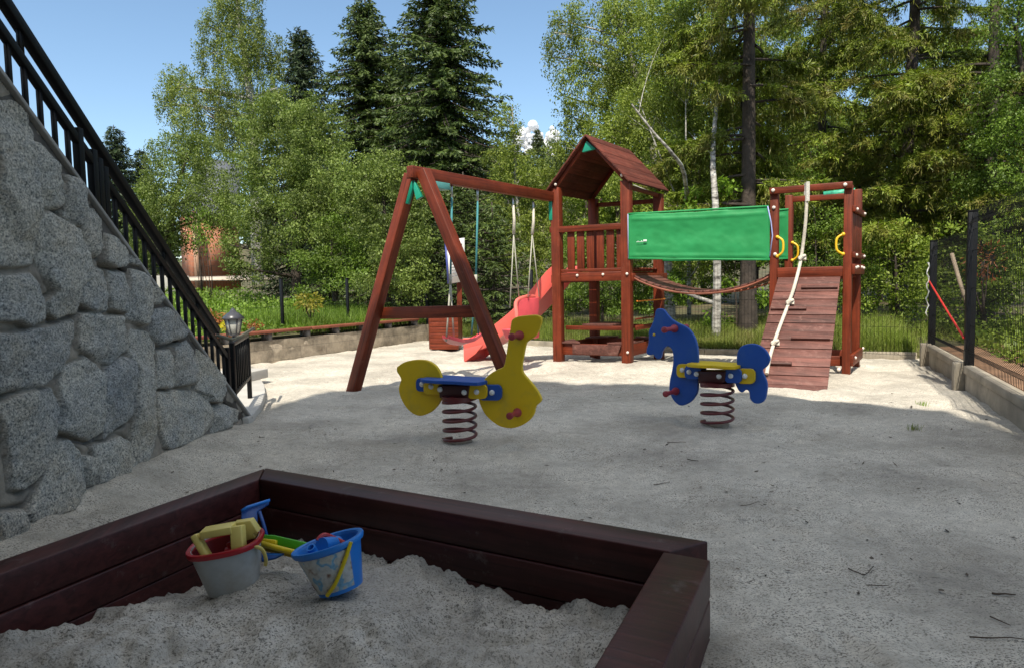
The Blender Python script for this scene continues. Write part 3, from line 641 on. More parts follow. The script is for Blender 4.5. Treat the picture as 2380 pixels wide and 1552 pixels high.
for i, p in enumerate(polys):
    pa = np.array(p); lo = pa.min(0) - .1; hi = pa.max(0) + .1
    jj = np.where((gz > lo[1]) & (gz < hi[1]))[0]; ii = np.where((gy > lo[0]) & (gy < hi[0]))[0]
    if len(jj) < 2 or len(ii) < 2: continue
    sl = np.s_[jj[0]:jj[-1] + 1, ii[0]:ii[-1] + 1]
    d = polydist(WY[sl] + wx[sl], WZ[sl] + wz_[sl], p)
    rr = random.Random(i); cy, cz = pa.mean(0)
    szy, szz = np.ptp(pa[:, 0]), np.ptp(pa[:, 1]); dy_, dz_ = WY[sl] - cy, WZ[sl] - cz
    top = .062 + rr.uniform(-.008, .018) + dy_ * rr.uniform(-.08, .08) + dz_ * rr.uniform(-.10, .05)
    for k in range(5):
        an = rr.uniform(0, 2 * pi); pr = (dy_ * cos(an) + dz_ * sin(an)); ext = .5 * (abs(cos(an)) * szy + abs(sin(an)) * szz)
        top = np.minimum(top, .062 - rr.uniform(.15, .62) * (pr - ext * rr.uniform(.30, .75)))
    top = np.maximum(top, .036) + .016 * fbm(WY[sl] * 7, WZ[sl] * 7, 5, 70 + i, .65) + .010 * fbm(WY[sl] * 26, WZ[sl] * 26, 3, 170 + i, .6)
    chip = sstep(-.05, .3, fbm(WY[sl] * 6, WZ[sl] * 6, 2, 240 + i)); d = d + .011; prof = 1 - np.exp(-np.clip(d, 0, 1) / (.004 + .009 * chip))
    gro = hgt[sl] - (.03 + .045 * (dz_ < -.25 * szz)) * np.exp(-(np.clip(-d, 0, 1) / .017) ** 2) * (.3 + sstep(-.1, .3, fbm(WY[sl] * 3, WZ[sl] * 3, 2, 300 + i)))
    hh = np.where(d > 0, np.maximum(hgt[sl] - .03, top * prof), np.where(msk[sl] > .01, hgt[sl], gro))
    hgt[sl] = hh; ton[sl] = np.where(d > 0, rr.random(), ton[sl]); msk[sl] = np.maximum(msk[sl], sstep(.0, .012, d))
wallo = gridmesh('stone_face', XW + hgt, WY, WZ, M['granite'], WZ < line(WY) - .03, stw, True, {'stone': ('FLOAT', msk), 'tone': ('FLOAT', ton)})
m = MB(); m.prism([V3(XW - .35, 1.0, -.2), V3(XW - .35, 6.45, -.2), V3(XW - .35, 6.40, .0), V3(XW - .35, 1.0, line(1.0) - .06)], V3(1, 0, 0), .66); m.build('wall_core', M['stringer'], stw)
m = MB(); dS = unit(V3(0, 1, -SLOPE)); nS = unit(V3(0, SLOPE, 1))
m.beam(V3(XW - .03, 1.0, line(1.0)) - nS * .012, V3(XW - .03, 6.44, line(6.44)) - nS * .012, .17, .024, V3(1, 0, 0)); m.build('coping', simple('light_coping', (.26, .25, .235), .85, var=.2, bump=.4), stw, .006)
m = MB(); m.beam(V3(XW + .0, 1.0, line(1.0)) - nS * .08, V3(XW + .0, 6.36, line(6.36)) - nS * .08, .05, .11, V3(1, 0, 0)); m.build('mortar_band', simple('dark_mortar', (.11, .10, .09), .95, var=.3, bump=.8), stw)
# steps
st = thing('staircase', 'concrete steps rising behind the granite wall', 'stairs', (-3.1, 4, 0))
for k in range(16):
    y1 = 6.35 - k * .33; z1 = .06 + (k) * .253
    if z1 > 3.9: break
    m = MB(); m.box((-3.22, y1 - .18, z1 / 2 - .15), 1.05, .352, z1 + .3 - .002 * k); m.build('step', M['paleconcrete'], st, .008)
# landing at the foot of the stairs
lp = [gnd(x, y, .08) for x, y in ((578, 970), (595, 953), (607, 938), (617, 909), (614, 891), (599, 872), (560, 868))] + [V3(-4.6, 9.4, .08), V3(-4.4, 6.3, .08)]
ld = tag(MB().prism([p - V3(0, 0, .06) for p in lp], ZUP, .12).build('landing_slab', M['paleconcrete'], None, .01, origin=(-3, 7.5, 0)), 'pale rounded concrete landing slab at the foot of the stairs', 'slab')
m = MB(); m.box((-3.62, 8.6, .14), .5, 1.2, .12, unit(V3(.97, -.24, 0)), unit(V3(.24, .97, 0)))
tag(m.build('doorstep', M['paleconcrete'], None, .008, origin=(-3.3, 8.2, .08)), 'low pale concrete step on the landing behind the black gate', 'step')

rl = thing('stair_railing', 'black steel stair railing with double handrail above the granite wall', 'railing', (XW, 4, 1.5))
RX = XW - .03
m = MB(); m.beam(V3(RX, 1.2, line(1.2) + .55), V3(RX, 5.95, line(5.95) + .46), .055, .06, V3(1, 0, 0)); m.build('handrail', M['black'], rl, .008)
m = MB(); m.beam(V3(RX, 1.2, line(1.2) + .30), V3(RX, 6.15, line(6.15) + .35), .04, .05, V3(1, 0, 0)); m.build('lower_rail', M['black'], rl, .006)
k = 0; y = 1.3
while y < 6.1:
    m = MB(); m.box((RX, y, line(y) + .155), .022, .022, .34); m.build('baluster', M['black'], rl); y += .1105
for y in (4.16, 4.29, 4.345, 4.40, 6.12):
    m = MB(); m.box((RX, y, line(y) + (.21 if y > 6 else .18)), .045, .048, .46); m.build('railing_post', M['black'], rl, .004)
for y in (2.2, 3.72, 5.1, 5.6):
    m = MB(); m.box((RX, y, line(y) + .42), .02, .03, .22); m.build('rail_bracket', M['black'], rl)
# far railing of the same stairs, behind
rl2 = thing('stair_railing', 'far black stair railing seen through the bars of the near one', 'railing', (-3.7, 5, 1))
m = MB(); m.beam(V3(-3.7, 3.9, line(3.9) + .5), V3(-3.7, 6.2, line(6.2) + .45), .05, .05, V3(1, 0, 0)); m.build('handrail', M['black'], rl2, .006)
y = 3.9
while y < 6.2:
    m = MB(); m.box((-3.7, y, line(y) + .2), .022, .022, .5); m.build('baluster', M['black'], rl2); y += .13
# gate panel
gt = thing('gate', 'small black barred gate panel at the foot of the stairs', 'gate', (-2.65, 6.8, .3))
ga, gb = V3(-2.52, 6.22, .76), V3(-2.83, 7.4, .76)
m = MB(); m.beam(ga, gb, .04, .045); m.build('top_rail', simple('worn_black_paint', (.05, .045, .045), .4), gt, .005)
m = MB(); m.beam(ga - V3(0, 0, .45), gb - V3(0, 0, .45), .035, .035); m.build('bottom_rail', M['black'], gt, .004)
for k in range(10):
    q = ga + (gb - ga) * (k / 9); m = MB(); m.box(q - V3(0, 0, .225), .026 if k in (0, 9) else .018, .026 if k in (0, 9) else .018, .46); m.build('gate_bar', simple('brown_black_paint', (.03, .022, .018), .45) if k == 0 else M['black'], gt)
for q in (ga, gb):
    m = MB(); m.box(q - V3(0, 0, .4), .04, .04, .82); m.build('gate_post', M['black'], gt, .004)
m = MB(); m.tube([atY(505, 779, 6.0), atY(540, 790, 6.3), atY(560, 781, 6.9), atY(590, 763, 7.5)], .016, 8); m.build('handrail', M['olive'], gt, smooth=True)

# lantern
lt = thing('garden_lantern', 'black lantern with frosted panes behind the gate', 'lamp', atY(545, 840, 9.0) * V3(1, 1, 0))
lb = atY(544, 776, 10.0); lx = V3(1, 0, 0); ly = V3(0, 1, 0)
def sq_ring(c, r): return [c + V3(r * cos(a), r * sin(a), 0) for a in np.arange(6) * pi / 3 + .3]
m = MB(); m.loft([sq_ring(lb + V3(0, 0, .0), .075), sq_ring(lb + V3(0, 0, .21), .115)]); m.build('lamp_pane', M['lampglass'], lt)
m = MB(); m.loft([sq_ring(lb + V3(0, 0, .21), .15), sq_ring(lb + V3(0, 0, .235), .15), sq_ring(lb + V3(0, 0, .3), .08), sq_ring(lb + V3(0, 0, .31), .055), sq_ring(lb + V3(0, 0, .35), .03), sq_ring(lb + V3(0, 0, .375), .008)]); m.build('lamp_cap', M['lampblack'], lt)
for k in range(6):
    a = k * pi / 3 + .3; d = V3(cos(a), sin(a), 0); m = MB(); m.beam(lb + d * .077, lb + d * .118 + V3(0, 0, .21), .014, .014); m.build('lamp_bar', M['lampblack'], lt)
m = MB(); m.loft([sq_ring(lb - V3(0, 0, .03), .05), sq_ring(lb, .085)]); m.tube([lb * V3(1, 1, 0), lb - V3(0, 0, .02)], .028, 10); m.build('lamp_post', M['lampblack'], lt)

# ================================================================== low wall with bench plank
lw = thing('low_wall', 'low stained masonry wall along the left edge of the sand', 'wall', (BW0 + BW1) / 2)
def lowwall():
    L = np.linalg.norm(BW1 - BW0); n = int(L / .05); u = np.linspace(0, L, n); w = np.linspace(-.15, .36, 12)
    Uu, Ww = np.meshgrid(u, w); d = .02 * fbm(Uu * 3, Ww * 6, 4, 81)
    X = BW0[0] + bwd[0] * Uu - bwn[0] * d; Y = BW0[1] + bwd[1] * Uu - bwn[1] * d
    gr = np.stack([Uu, Ww, d], -1)
    gridmesh('wall_face', X, Y, Ww, M['lowwall'], None, lw, True, {'grain': ('FLOAT_VECTOR', gr)})
    m = MB(); c = (BW0 + BW1) / 2 + bwn * .13; m.box((c[0], c[1], .09), L, .24, .52, bwd, bwn); m.build('wall_core', M['lowwall'], lw)
lowwall()
bn = thing('bench', 'long red brown bench plank raised on the low wall', 'bench', (BW0 + BW1) / 2 + V3(0, 0, .36))
for f0, f1, z in ((.05, .47, .50), (.47, .69, .497), (.69, .94, .492)):
    for o_ in (.03, .17):
        m = MB(); p = BW0 + (BW1 - BW0) * f0 + bwn * o_; q = BW0 + (BW1 - BW0) * (f1 - .002) + bwn * o_; m.beam(p + V3(0, 0, z), q + V3(0, 0, z), .13, .045); m.build('plank', M['benchwood'], bn, .006)
for f_ in (.1, .2, .33, .46, .57, .68, .8, .93):
    m = MB(); p = BW0 + (BW1 - BW0) * f_ + bwn * .1; m.box((p[0], p[1], .41), .07, .2, .13, bwd, bwn); m.build('support', M['stringer'], bn)

# ================================================================== back kerb and fences
kb = MB()
for a, b in zip(KB[:-1], KB[1:]):
    e = unit(b - a); n = V3(-e[1], e[0], 0); kb.beam(a + V3(0, 0, -.02), b + V3(0, 0, -.02), .07, .22)
tag(kb.build('kerb', M['concrete'], None, .008, origin=tuple(KB[2])), 'thin weathered concrete kerb along the grass behind the playground', 'kerb')

def fence_post(p, z0, z1, label, w=.05, grp='posts of the wire fence behind the playground'):
    t = thing('fence_post', label, 'fence post', (p[0], p[1], z0), grp)
    m = MB(); m.box((p[0], p[1], (z0 + z1) / 2), w, w, z1 - z0, FD, FN); m.build('post', M['postblack'], t, .003)
    m = MB(); m.box((p[0], p[1], z1 + .008), w + .01, w + .01, .016, FD, FN); m.build('post_cap', M['black'], t, .002)
    return t
def wire_panel(a, b, z0, z1, label, dx=.05, dz=.2, r=.0024, fold=True, grp=None):
    t = thing('wire_fence', label, 'fence panel', ((a[0] + b[0]) / 2, (a[1] + b[1]) / 2, z0), grp)
    a = V3(*a); b = V3(*b); L = np.linalg.norm(b - a); e = (b - a) / L; n = V3(e[1], -e[0], 0)
    V = []; Fq = []
    def seg(p, q, s1, s2):
        k = len(V)
        for c in (p, q):
            for u, w in ((1, 0), (0, 1), (-1, 0), (0, -1)): V.append(c + s1 * u * r + s2 * w * r)
        for i in range(4): Fq.extend((k + i, k + (i + 1) % 4, k + 4 + (i + 1) % 4, k + 4 + i))
    folds = [z0 + .14, z1 - .14] if fold else []
    prof = [(z0, 0)]
    for f in folds: prof += [(f - .06, 0), (f, .045), (f + .06, 0)]
    prof.append((z1, 0))
    x = .02
    while x < L:
        p = a + e * x
        for (h0, o0), (h1, o1) in zip(prof[:-1], prof[1:]): seg(V3(p[0], p[1], h0) + n * o0, V3(p[0], p[1], h1) + n * o1, e, n)
        x += dx
    hs = sorted(set([round(h, 3) for h, _ in prof] + list(np.arange(z0 + .4, z1 - .3, dz * 2)) + [z1]))
    for h in hs:
        o_ = next((o for hh, o in prof if abs(hh - h) < .002), 0)
        seg(V3(a[0], a[1], h) + n * o_, V3(b[0], b[1], h) + n * o_, ZUP, n)
    link_mesh('wire_mesh', np.array(V), Fq, np.full(len(Fq) // 4, 4), M['wire'], t)
    return t
# right hand fence on its concrete base
FP0 = FP1 - FD * 2.45; FPm = FP0 - FD * 2.45
fence_post(FP1 + FN * .05, .2, 1.91, 'black square fence post tied with the lower end of the red cord', .085, 'posts of the right hand fence')
fence_post(FP2 + FN * .05, .2, 1.71, 'black corner fence post hung with a white chain', .085, 'posts of the right hand fence')
fence_post(FP0 + FN * .05, .2, 1.95, 'near black fence post at the right edge beside the concrete base', .085, 'posts of the right hand fence')
G2 = 'mesh panels of the right hand fence'
wire_panel(FP1 + FN * .05, FP0 + FN * .05, .3, 1.92, 'black wire mesh panel of the right fence nearest the camera', .05, .2, .0026, True, G2)
wire_panel(FP2 + FN * .05, FP1 + FN * .05, .29, 1.72, 'black wire mesh panel between the two posts joined by a red cord', .05, .2, .0024, True, G2)
wire_panel(FP0 + FN * .05, FPm + FN * .05, .3, 1.9, 'black wire mesh panel at the very right edge of the view', .05, .2, .0032, True, G2)
GB = 'concrete base walls under the right hand fence'
def base_wall(a, b, z, label):
    t = thing('base_wall', label, 'wall', ((a[0] + b[0]) / 2, (a[1] + b[1]) / 2, 0), GB)
    m = MB(); a = V3(*a); b = V3(*b); c = FN * .05
    m.beam(a + c + V3(0, 0, z / 2 - .15), b + c + V3(0, 0, z / 2 - .15), .07, z + .3); m.build('wall_slab', M['concrete'], t, .006)
    m = MB(); m.beam(a + c + V3(0, 0, z - .045), b + c + V3(0, 0, z - .045), .11, .085); m.build('wall_rim', M['concrete'], t, .01)
    return t
base_wall(FP1 - FD * .04 , FP0 + FD * .04, .27, 'weathered concrete base wall under the nearest right fence panel')
base_wall(FP2 - FD * .04, FP1 + FD * .14, .27, 'short concrete base wall between the two footing blocks')
base_wall(FP0 - FD * .04, FPm, .27, 'concrete base wall running out of view at the right')
for p, lab in ((FP1 + FD * .06 - FN * .02, 'upright concrete footing block at the nearer fence post'), (FP2 - FD * .0 - FN * .02, 'upright concrete footing block beside the corner fence post')):
    m = MB(); m.box((p[0], p[1], .04), .13, .13, .5, FD, FN); tag(m.build('footing_block', M['concrete'], None, .012, origin=(p[0], p[1], 0)), lab, 'block', 'concrete footing blocks')
# cord and chain
t = thing('red_cord', 'red striped cord stretched between the two right fence posts', 'cord', atY(2190, 735, 8.6))
m = MB(); m.tube(curve([FP2 - FN * .0 + V3(0, 0, .0) + V3(0, 0, 1.17), (FP2 + FP1) / 2 + V3(0, 0, .86), FP1 + V3(0, 0, .56)], 24), .0115, 8); m.build('cord', M['redrope'], t, smooth=True)
m = MB(); pc = [FP2 - FN * .02 - FD * .06 + V3(.02 * sin(i * 1.7), 0, 1.42 - i * .05) for i in range(16)]; m.tube(pc, [.006 if i % 2 else .011 for i in range(16)], 7)
tag(m.build('chain', M['chain'], None, smooth=True, origin=tuple(pc[0])), 'white plastic chain hanging on the corner fence post', 'chain')
# fence behind the playground
lpx = [(655, 13.2), (808, 14.6)]
pl_ = [atY(x, 700, Y) for x, Y in lpx]
fence_post(pl_[0], .5, 1.42, 'black post above the bench plank nearest the lantern')
fence_post(pl_[1], .5, 1.42, 'black post above the middle of the bench plank')
pb = [V3(-1.95, 16.0, 0), V3(.42, 14.1, 0), V3(2.62, 12.25, 0), V3(4.3, 11.25, 0)]
fence_post(pb[0], 0, 1.5, 'black post at the far end of the bench wall')
fence_post(pb[1], 0, 1.5, 'black post behind the pink slide')
fence_post(pb[2], 0, 1.6, 'black post behind the right rear leg of the roofed tower')
fence_post(pb[3], 0, 1.6, 'black post behind the climbing ramp tower')
pts = [atY(455, 720, 11.6), pl_[0], pl_[1], pb[0], pb[1], pb[2], pb[3], V3(FP2[0], FP2[1] + .1, 0)]
lab = ['faint wire mesh panel left of the lantern', 'faint wire mesh panel in front of the leafy bank', 'faint wire mesh panel behind the yellowish plant', 'faint wire mesh panel behind the notice board', 'faint wire mesh panel behind the slide and tower', 'faint wire mesh panel behind the hanging bridge', 'faint wire mesh panel behind the ramp tower']
for a, b, l in zip(pts[:-1], pts[1:], lab): wire_panel(a, b, .5 if l in lab[:3] else .1, 1.4 if l in lab[:3] else 1.5, l, .055, .2, .0022, False, 'mesh panels of the back fence')

# ================================================================== play tower (roofed)
TA = V3(cos(rad(26)), -sin(rad(26)), 0); TB = V3(sin(rad(34)), cos(rad(34)), 0); T1 = V3(.71, 10.55, 0)
L1 = lambda a, b, z: T1 + TA * a + TB * b + ZUP * z
W1, D1 = 1.08, 1.2
tw = thing('play_tower', 'red brown wooden play tower with pitched roof and slatted balcony', 'play tower', L1(.54, .6, 0))
def lbeam(L, A, B, p, q, w, h, name, parent, mat=None, side=None, bevel=.006):
    m = MB(); m.beam(L(*p), L(*q), w, h, side); return m.build(name, mat or M['wood'], parent, bevel)
for a, b, z in ((0, 0, 2.66), (W1, 0, 2.68), (0, D1, 2.6), (W1, D1, 2.6)):
    m = MB(); c = L1(a, b, z / 2 - .1); m.frame(c, TA * .068, TB * .06, ZUP * (z / 2 + .1)); m.build('post', M['wood'], tw, .008)
def tower_bolts(L, lst, n, parent, r=.02):
    for a, b, z in lst: m = MB(); m.dome(L(a, b, z), n, r, .02); auto_smooth(m.build('bolt_cap', M['bolt'], parent), 60)
for z0, z1, o_ in ((1.255, 1.39, -.02), (1.394, 1.44, -.012)):
    for b_, o2 in ((0, o_), (D1, -o_)):
        lbeam(L1, TA, TB, (.07, b_ + o2, (z0 + z1) / 2), (W1 - .07, b_ + o2, (z0 + z1) / 2), .045, z1 - z0, 'floor_beam', tw)
for a_ in (-.0, W1): lbeam(L1, TA, TB, (a_ + (.08 if a_ else -.08), -.02, 1.30), (a_ + (.08 if a_ else -.08), D1 + .1, 1.30), .04, .12, 'side_beam', tw)
for k in range(9):
    b_ = .08 + k * (D1 - .14) / 8; lbeam(L1, TA, TB, (.0, b_, 1.43), (W1, b_, 1.43), .115, .024, 'floor_board', tw)
lbeam(L1, TA, TB, (.06, -.045, 2.035), (W1 - .06, -.045, 2.035), .04, .09, 'top_rail', tw)
for k in range(6):
    a_ = .225 + k * .153; m = MB(); m.frame(L1(a_, -.005, 1.71), TA * .056, TB * .012, ZUP * .29); m.build('baluster', M['wood'], tw, .004)
lbeam(L1, TA, TB, (-.075, -.06, 2.04), (-.075, D1 * .28, 2.04), .035, .09, 'side_rail', tw)
tower_bolts(L1, [(.34, -.05, 1.345), (.74, -.05, 1.35)], -TB, tw)
tower_bolts(L1, [(W1 + .03, -.07, 1.35), (W1 + .03, -.07, .22)], -TB, tw)
# roof
pk = .53
def roof_panel(a0, z0, name):
    n = 8; sgn = 1 if a0 > pk else -1
    m = MB()
    for k in range(n):
        t0, t1 = k / n, (k + 1) / n + .012
        p0 = (pk + (a0 - pk) * t0, 3.365 + (z0 - 3.365) * t0); p1 = (pk + (a0 - pk) * t1, 3.365 + (z0 - 3.365) * t1)
        nv = unit(TA * sgn * (3.365 - z0) + ZUP * abs(a0 - pk))
        c = (L1(p0[0], .63, p0[1]) + L1(p1[0], .63, p1[1])) / 2 - nv * .004 * (k % 2)
        m.frame(c, (L1(p1[0], 0, p1[1]) - L1(p0[0], 0, p0[1])) / 2, TB * .76, nv * .011)
    return m.build(name, M['roofwood'], tw, .002)
roof_panel(1.17, 2.665, 'roof_slope'); roof_panel(-.11, 2.605, 'roof_slope')
for a0, z0 in ((1.10, 2.70), (-.04, 2.64)):
    for b_ in (-.03, D1 + .05):
        lbeam(L1, TA, TB, (a0, b_, z0 - .035), (pk, b_, 3.365 - .055), .04, .055, 'rafter', tw)
lbeam(L1, TA, TB, (W1, -.0, 2.6), (W1, D1, 2.58), .04, .06, 'eave_rail', tw); lbeam(L1, TA, TB, (.0, D1 + .02, 2.5), (W1, D1 + .02, 2.5), .04, .07, 'back_rail', tw)
tower_bolts(L1, [(.03, -.08, 2.70), (1.05, -.08, 2.75), (.16, D1 - .06, 2.58)], -TB, tw, .022)
m = MB(); m.prism([L1(.52, -.05, 3.29), L1(.66, -.05, 3.16), L1(.45, -.05, 3.13)], TB, .05); m.build('ridge_bracket', M['greenplast'], tw, .004)
# table and lower sandpit of the tower
for b_ in (.12, D1 * .55): lbeam(L1, TA, TB, (.06, b_, .555), (W1 - .05, b_, .555), .03, .065, 'table_rail', tw)
m = MB(); m.frame(L1(.56, .42, .6), TA * .24, TB * .3, ZUP * .013); m.build('table_top', M['ramp'], tw, .004)
for b_ in (.02, D1): lbeam(L1, TA, TB, (.06, b_, .24), (W1 - .06, b_, .24), .03, .17, 'pit_board', tw)
for a_ in (-.03, W1 + .03): lbeam(L1, TA, TB, (a_, 0, .24), (a_, D1, .24), .03, .17, 'pit_board', tw)
for q in ([(-.04, -.03), (.36, -.03), (.1, .35), (-.04, .55)], [(W1 + .04, -.03), (W1 + .04, .5), (W1 - .14, .3), (W1 - .3, -.03)], [(0, D1 + .03), (0, D1 - .35), (.4, D1 + .03)], [(W1, D1 + .03), (W1, D1 - .35), (W1 - .4, D1 + .03)]):
    m = MB(); m.prism([L1(a, b, .34) for a, b in q], ZUP, .028); m.build('corner_seat', M['ramp'], tw, .004)
m = MB(); m.prism([L1(.24, -.03, .32), L1(1.0, -.03, .32), L1(.94, -.03, .17), L1(.24, -.03, .17)], TB, .02); m.build('front_panel', M['ramp'], tw, .003)
lbeam(L1, TA, TB, (W1 + .06, .15, .69), (W1 + .06, D1, .69), .02, .025, 'side_rod', tw); lbeam(L1, TA, TB, (W1 + .06, .15, .56), (W1 + .06, D1, .56), .03, .07, 'side_rail', tw)
lbeam(L1, TA, TB, (W1 + .06, .2, .95), (W1 + .06, D1 + .1, .95), .02, .02, 'side_rod', tw, M['orange'])

# slide
sl = thing('slide', 'coral red plastic slide curving down from the roofed tower', 'slide', L1(-.9, .4, 0))
prof = [(.05, 1.37), (.0, 1.36), (-.10, 1.31), (-.34, 1.06), (-.60, .80), (-.92, .55), (-1.2, .36), (-1.42, .24), (-1.6, .21), (-1.72, .20)]
pc = curve([V3(a, 0, z) for a, z in prof], 44)
def slide_mesh():
    rings = []; cs = [(-.25, .16), (-.262, .17), (-.275, .16), (-.27, .0), (-.25, -.05), (0, -.03), (.25, -.05), (.27, 0), (.275, .16), (.262, .17), (.25, .16), (.235, .05), (.16, .0), (0, -.008), (-.16, .0), (-.235, .05)]
    for i, p in enumerate(pc):
        d = unit(pc[min(i + 1, 43)] - pc[max(i - 1, 0)]); nrm = V3(-d[2], 0, d[0]); nrm = nrm if nrm[2] > 0 else -nrm
        k = 1 if p[0] < 0 else .8
        rings.append([L1(p[0] + nrm[0] * w, .34 + s, p[2] + nrm[2] * w * k) for s, w in cs])
    m = MB(); m.loft(rings); return m
auto_smooth(slide_mesh().build('chute', M['slide'], sl), 35)
m = MB(); m.frame(L1(-1.70, .34, .09), TA * .02, TB * .27, ZUP * .13); m.build('foot', M['slide'], sl, .01)
for b_ in (.07, .61): m = MB(); m.prism([L1(-1.72, b_, .2), L1(-1.35, b_, .28), L1(-1.5, b_, .12), L1(-1.68, b_, .0), L1(-1.72, b_, .0)], TB, .02); m.build('side_skirt', M['slide'], sl, .005)

# ================================================================== swing frame
AP = V3(-1.07, 8.2, 2.55); SB1 = L1(-.06, .02, 2.53)
sw = thing('swing_set', 'red brown A-frame swing beam fixed to the roofed tower', 'swing frame', (-1.0, 8.2, 0))
bd = unit(SB1 - AP); bs = unit(np.cross(bd, ZUP))
m = MB(); m.beam(AP - bd * .12, SB1, .10, .14); m.build('top_beam', M['wood'], sw, .008)
FL_ = V3(*gnd(823, 903)); FR_ = V3(*gnd(1196, 918))
lt1, lt2 = AP + V3(-.06, -.01, -.02), AP + V3(.08, -.05, .02)
m = MB(); m.beam(FL_ - V3(0, 0, .0) + (FL_ - lt1) * .05, lt1 , .13, .13, bd); m.build('leg', M['wood'], sw, .008)
m = MB(); m.beam(FR_ + (FR_ - lt2) * .05, lt2, .13, .13, bd); m.build('leg', M['wood'], sw, .008)
f1 = (1.25 - .345) ; z_ = .92
pA = FL_ + (lt1 - FL_) * (z_ / lt1[2]) + V3(.05, 0, 0); pB = FR_ + (lt2 - FR_) * (z_ / lt2[2])
m = MB(); m.beam(pA + V3(0, .05, 0), pB + V3(0, .05, 0.02), .05, .14); m.build('crossbar', M['wood'], sw, .006)
u1 = unit(FL_ - lt1); u2 = unit(FR_ - lt2); nf = unit(np.cross(u1, u2)); nf = nf if nf[1] < 0 else -nf
c = AP + nf * .06 + V3(-.02, 0, -.07)
m = MB(); m.prism([c + V3(0, 0, -.02), c + u1 * .30 + V3(-.02, 0, 0), c + u1 * .34 + V3(.05, 0, .03), c + V3(.005, 0, -.12)], nf, .05); m.build('bracket', M['greenplast'], sw, .006)
m = MB(); m.prism([c + V3(.02, 0, -.02), c + V3(.015, 0, -.12), c + u2 * .30 + V3(-.06, 0, .02), c + u2 * .27 + V3(.02, 0, .03)], nf, .05); m.build('bracket', M['greenplast'], sw, .006)
m = MB(); m.box(AP + bd * .36 + V3(0, 0, -.11), .3, .13, .08, bd, bs); m.build('bracket', simple('pale_teal_plate', (.10, .30, .28), .4), sw, .005)
m = MB(); q = SB1 + V3(-.05, -.05, -.2); m.box(q, .05, .06, .3); m.build('bracket', M['greenplast'], sw, .006)

nrm_s = unit(np.cross(bd, ZUP)); onb = lambda x, y: onpl(x, y, AP, nrm_s)
# swing with flat seat
s1 = thing('swing', 'flat pink red swing seat on teal ropes under the beam', 'swing', onb(1078, 790))
seatL, seatR = onb(1048, 790), onb(1108, 780)
for top, x0, x1, sx in ((onb(1050, 437), 1050, 1046, -1), (onb(1110, 447), 1109, 1104, 1)):
    kk = onb(x1 + (1 if sx < 0 else 2), 655)
    m = MB(); m.tube([top + V3(0, 0, .06), top - V3(0, 0, .02), top - V3(0, 0, .16)], .014, 8); m.build('hanger', M['metal'], s1, smooth=True)
    m = MB(); m.tube([top - V3(0, 0, .1), kk], .013, 8); m.build('rope', M['tealrope'], s1, smooth=True)
    m = MB(); m.tube([kk + V3(0, 0, .09), kk - V3(0, 0, .03)], .02, 8); m.build('rope_joint', M['greyrope'], s1, smooth=True)
    for ex, ey in ((-9, 138), (9, 132)) if sx < 0 else ((-8, 122), (8, 122)):
        q = onb(x1 + ex, 655 + ey); m = MB(); m.tube([kk, q], .011, 8); m.build('rope', M['greyrope'] if sx < 0 else M['tealrope'], s1, smooth=True)
pts_ = [onb(1036, 785), onb(1060, 795), onb(1085, 796), onb(1105, 786), onb(1121, 774)]
cv = curve(pts_, 20); m = MB(); rings = []
for i, p in enumerate(cv):
    w = .11 * min(1, .4 + .6 * sin(pi * (i + .6) / 20.2) * 1.6); tw_ = (i / 19) * .5
    s_ = unit(nrm_s * cos(tw_) + V3(0, 0, sin(tw_))); h_ = unit(np.cross(bd, s_))
    rings.append([p + s_ * w * c_ + ZUP * hh for c_, hh in ((1, -.012), (1.05, .03), (.8, .035), (.7, .006), (-.7, .006), (-.8, .035), (-1.05, .03), (-1, -.012))])
m.loft(rings); auto_smooth(m.build('seat', M['swingred'], s1), 50)
# baby swing
s2 = thing('swing', 'red bucket baby swing with orange front bar on cream ropes', 'swing', onb(1215, 740))
for x, y, kx, ky, ends in ((1193, 478, 1194, 545, ((1187, 716), (1205, 690))), (1240, 486, 1237, 545, ((1229, 690), (1252, 690)))):
    top = onb(x, y); kk = onb(kx, ky)
    m = MB(); m.tube([top + V3(0, 0, .1), top - V3(0, 0, .05)], .014, 8); m.build('hanger', M['metal'], s2, smooth=True)
    m = MB(); m.tube([top, (top + kk) / 2 + V3(.01, 0, 0), kk], [.016, .02, .022], 8); m.build('rope', M['rope'], s2, smooth=True)
    for i, (ex, ey) in enumerate(ends):
        q = onb(ex + (-6, 5)[i], ey) + nrm_s * (.03 if i == 0 else -.03); m = MB(); m.tube([kk, q], .008, 8); m.build('rope', M['greyrope'], s2, smooth=True)
m = MB(); m.prism([onb(1203, 695), onb(1250, 692), onb(1252, 712), onb(1246, 760), onb(1200, 762)], nrm_s, .03); m.build('backrest', M['swingred'], s2, .008)
m = MB(); m.tube(curve([onb(1186, 770) + nrm_s * .1, onb(1190, 735) + nrm_s * .08, onb(1200, 702), onb(1225, 690) - nrm_s * .02, onb(1252, 690) - nrm_s * .08], 22), .028, 8); auto_smooth(m.build('rim', simple('light_red_plastic', (.8, .16, .13), .35), s2))
m = MB(); m.tube([onb(1176, 745) + nrm_s * .16, onb(1206, 738) + nrm_s * .16], .036, 10); auto_smooth(m.build('front_bar', M['orange'], s2), 50)
m = MB(); m.prism([onb(1180, 765), onb(1240, 760), onb(1238, 785), onb(1190, 790)], nrm_s, .24); m.build('seat', M['swingred'], s2, .02)

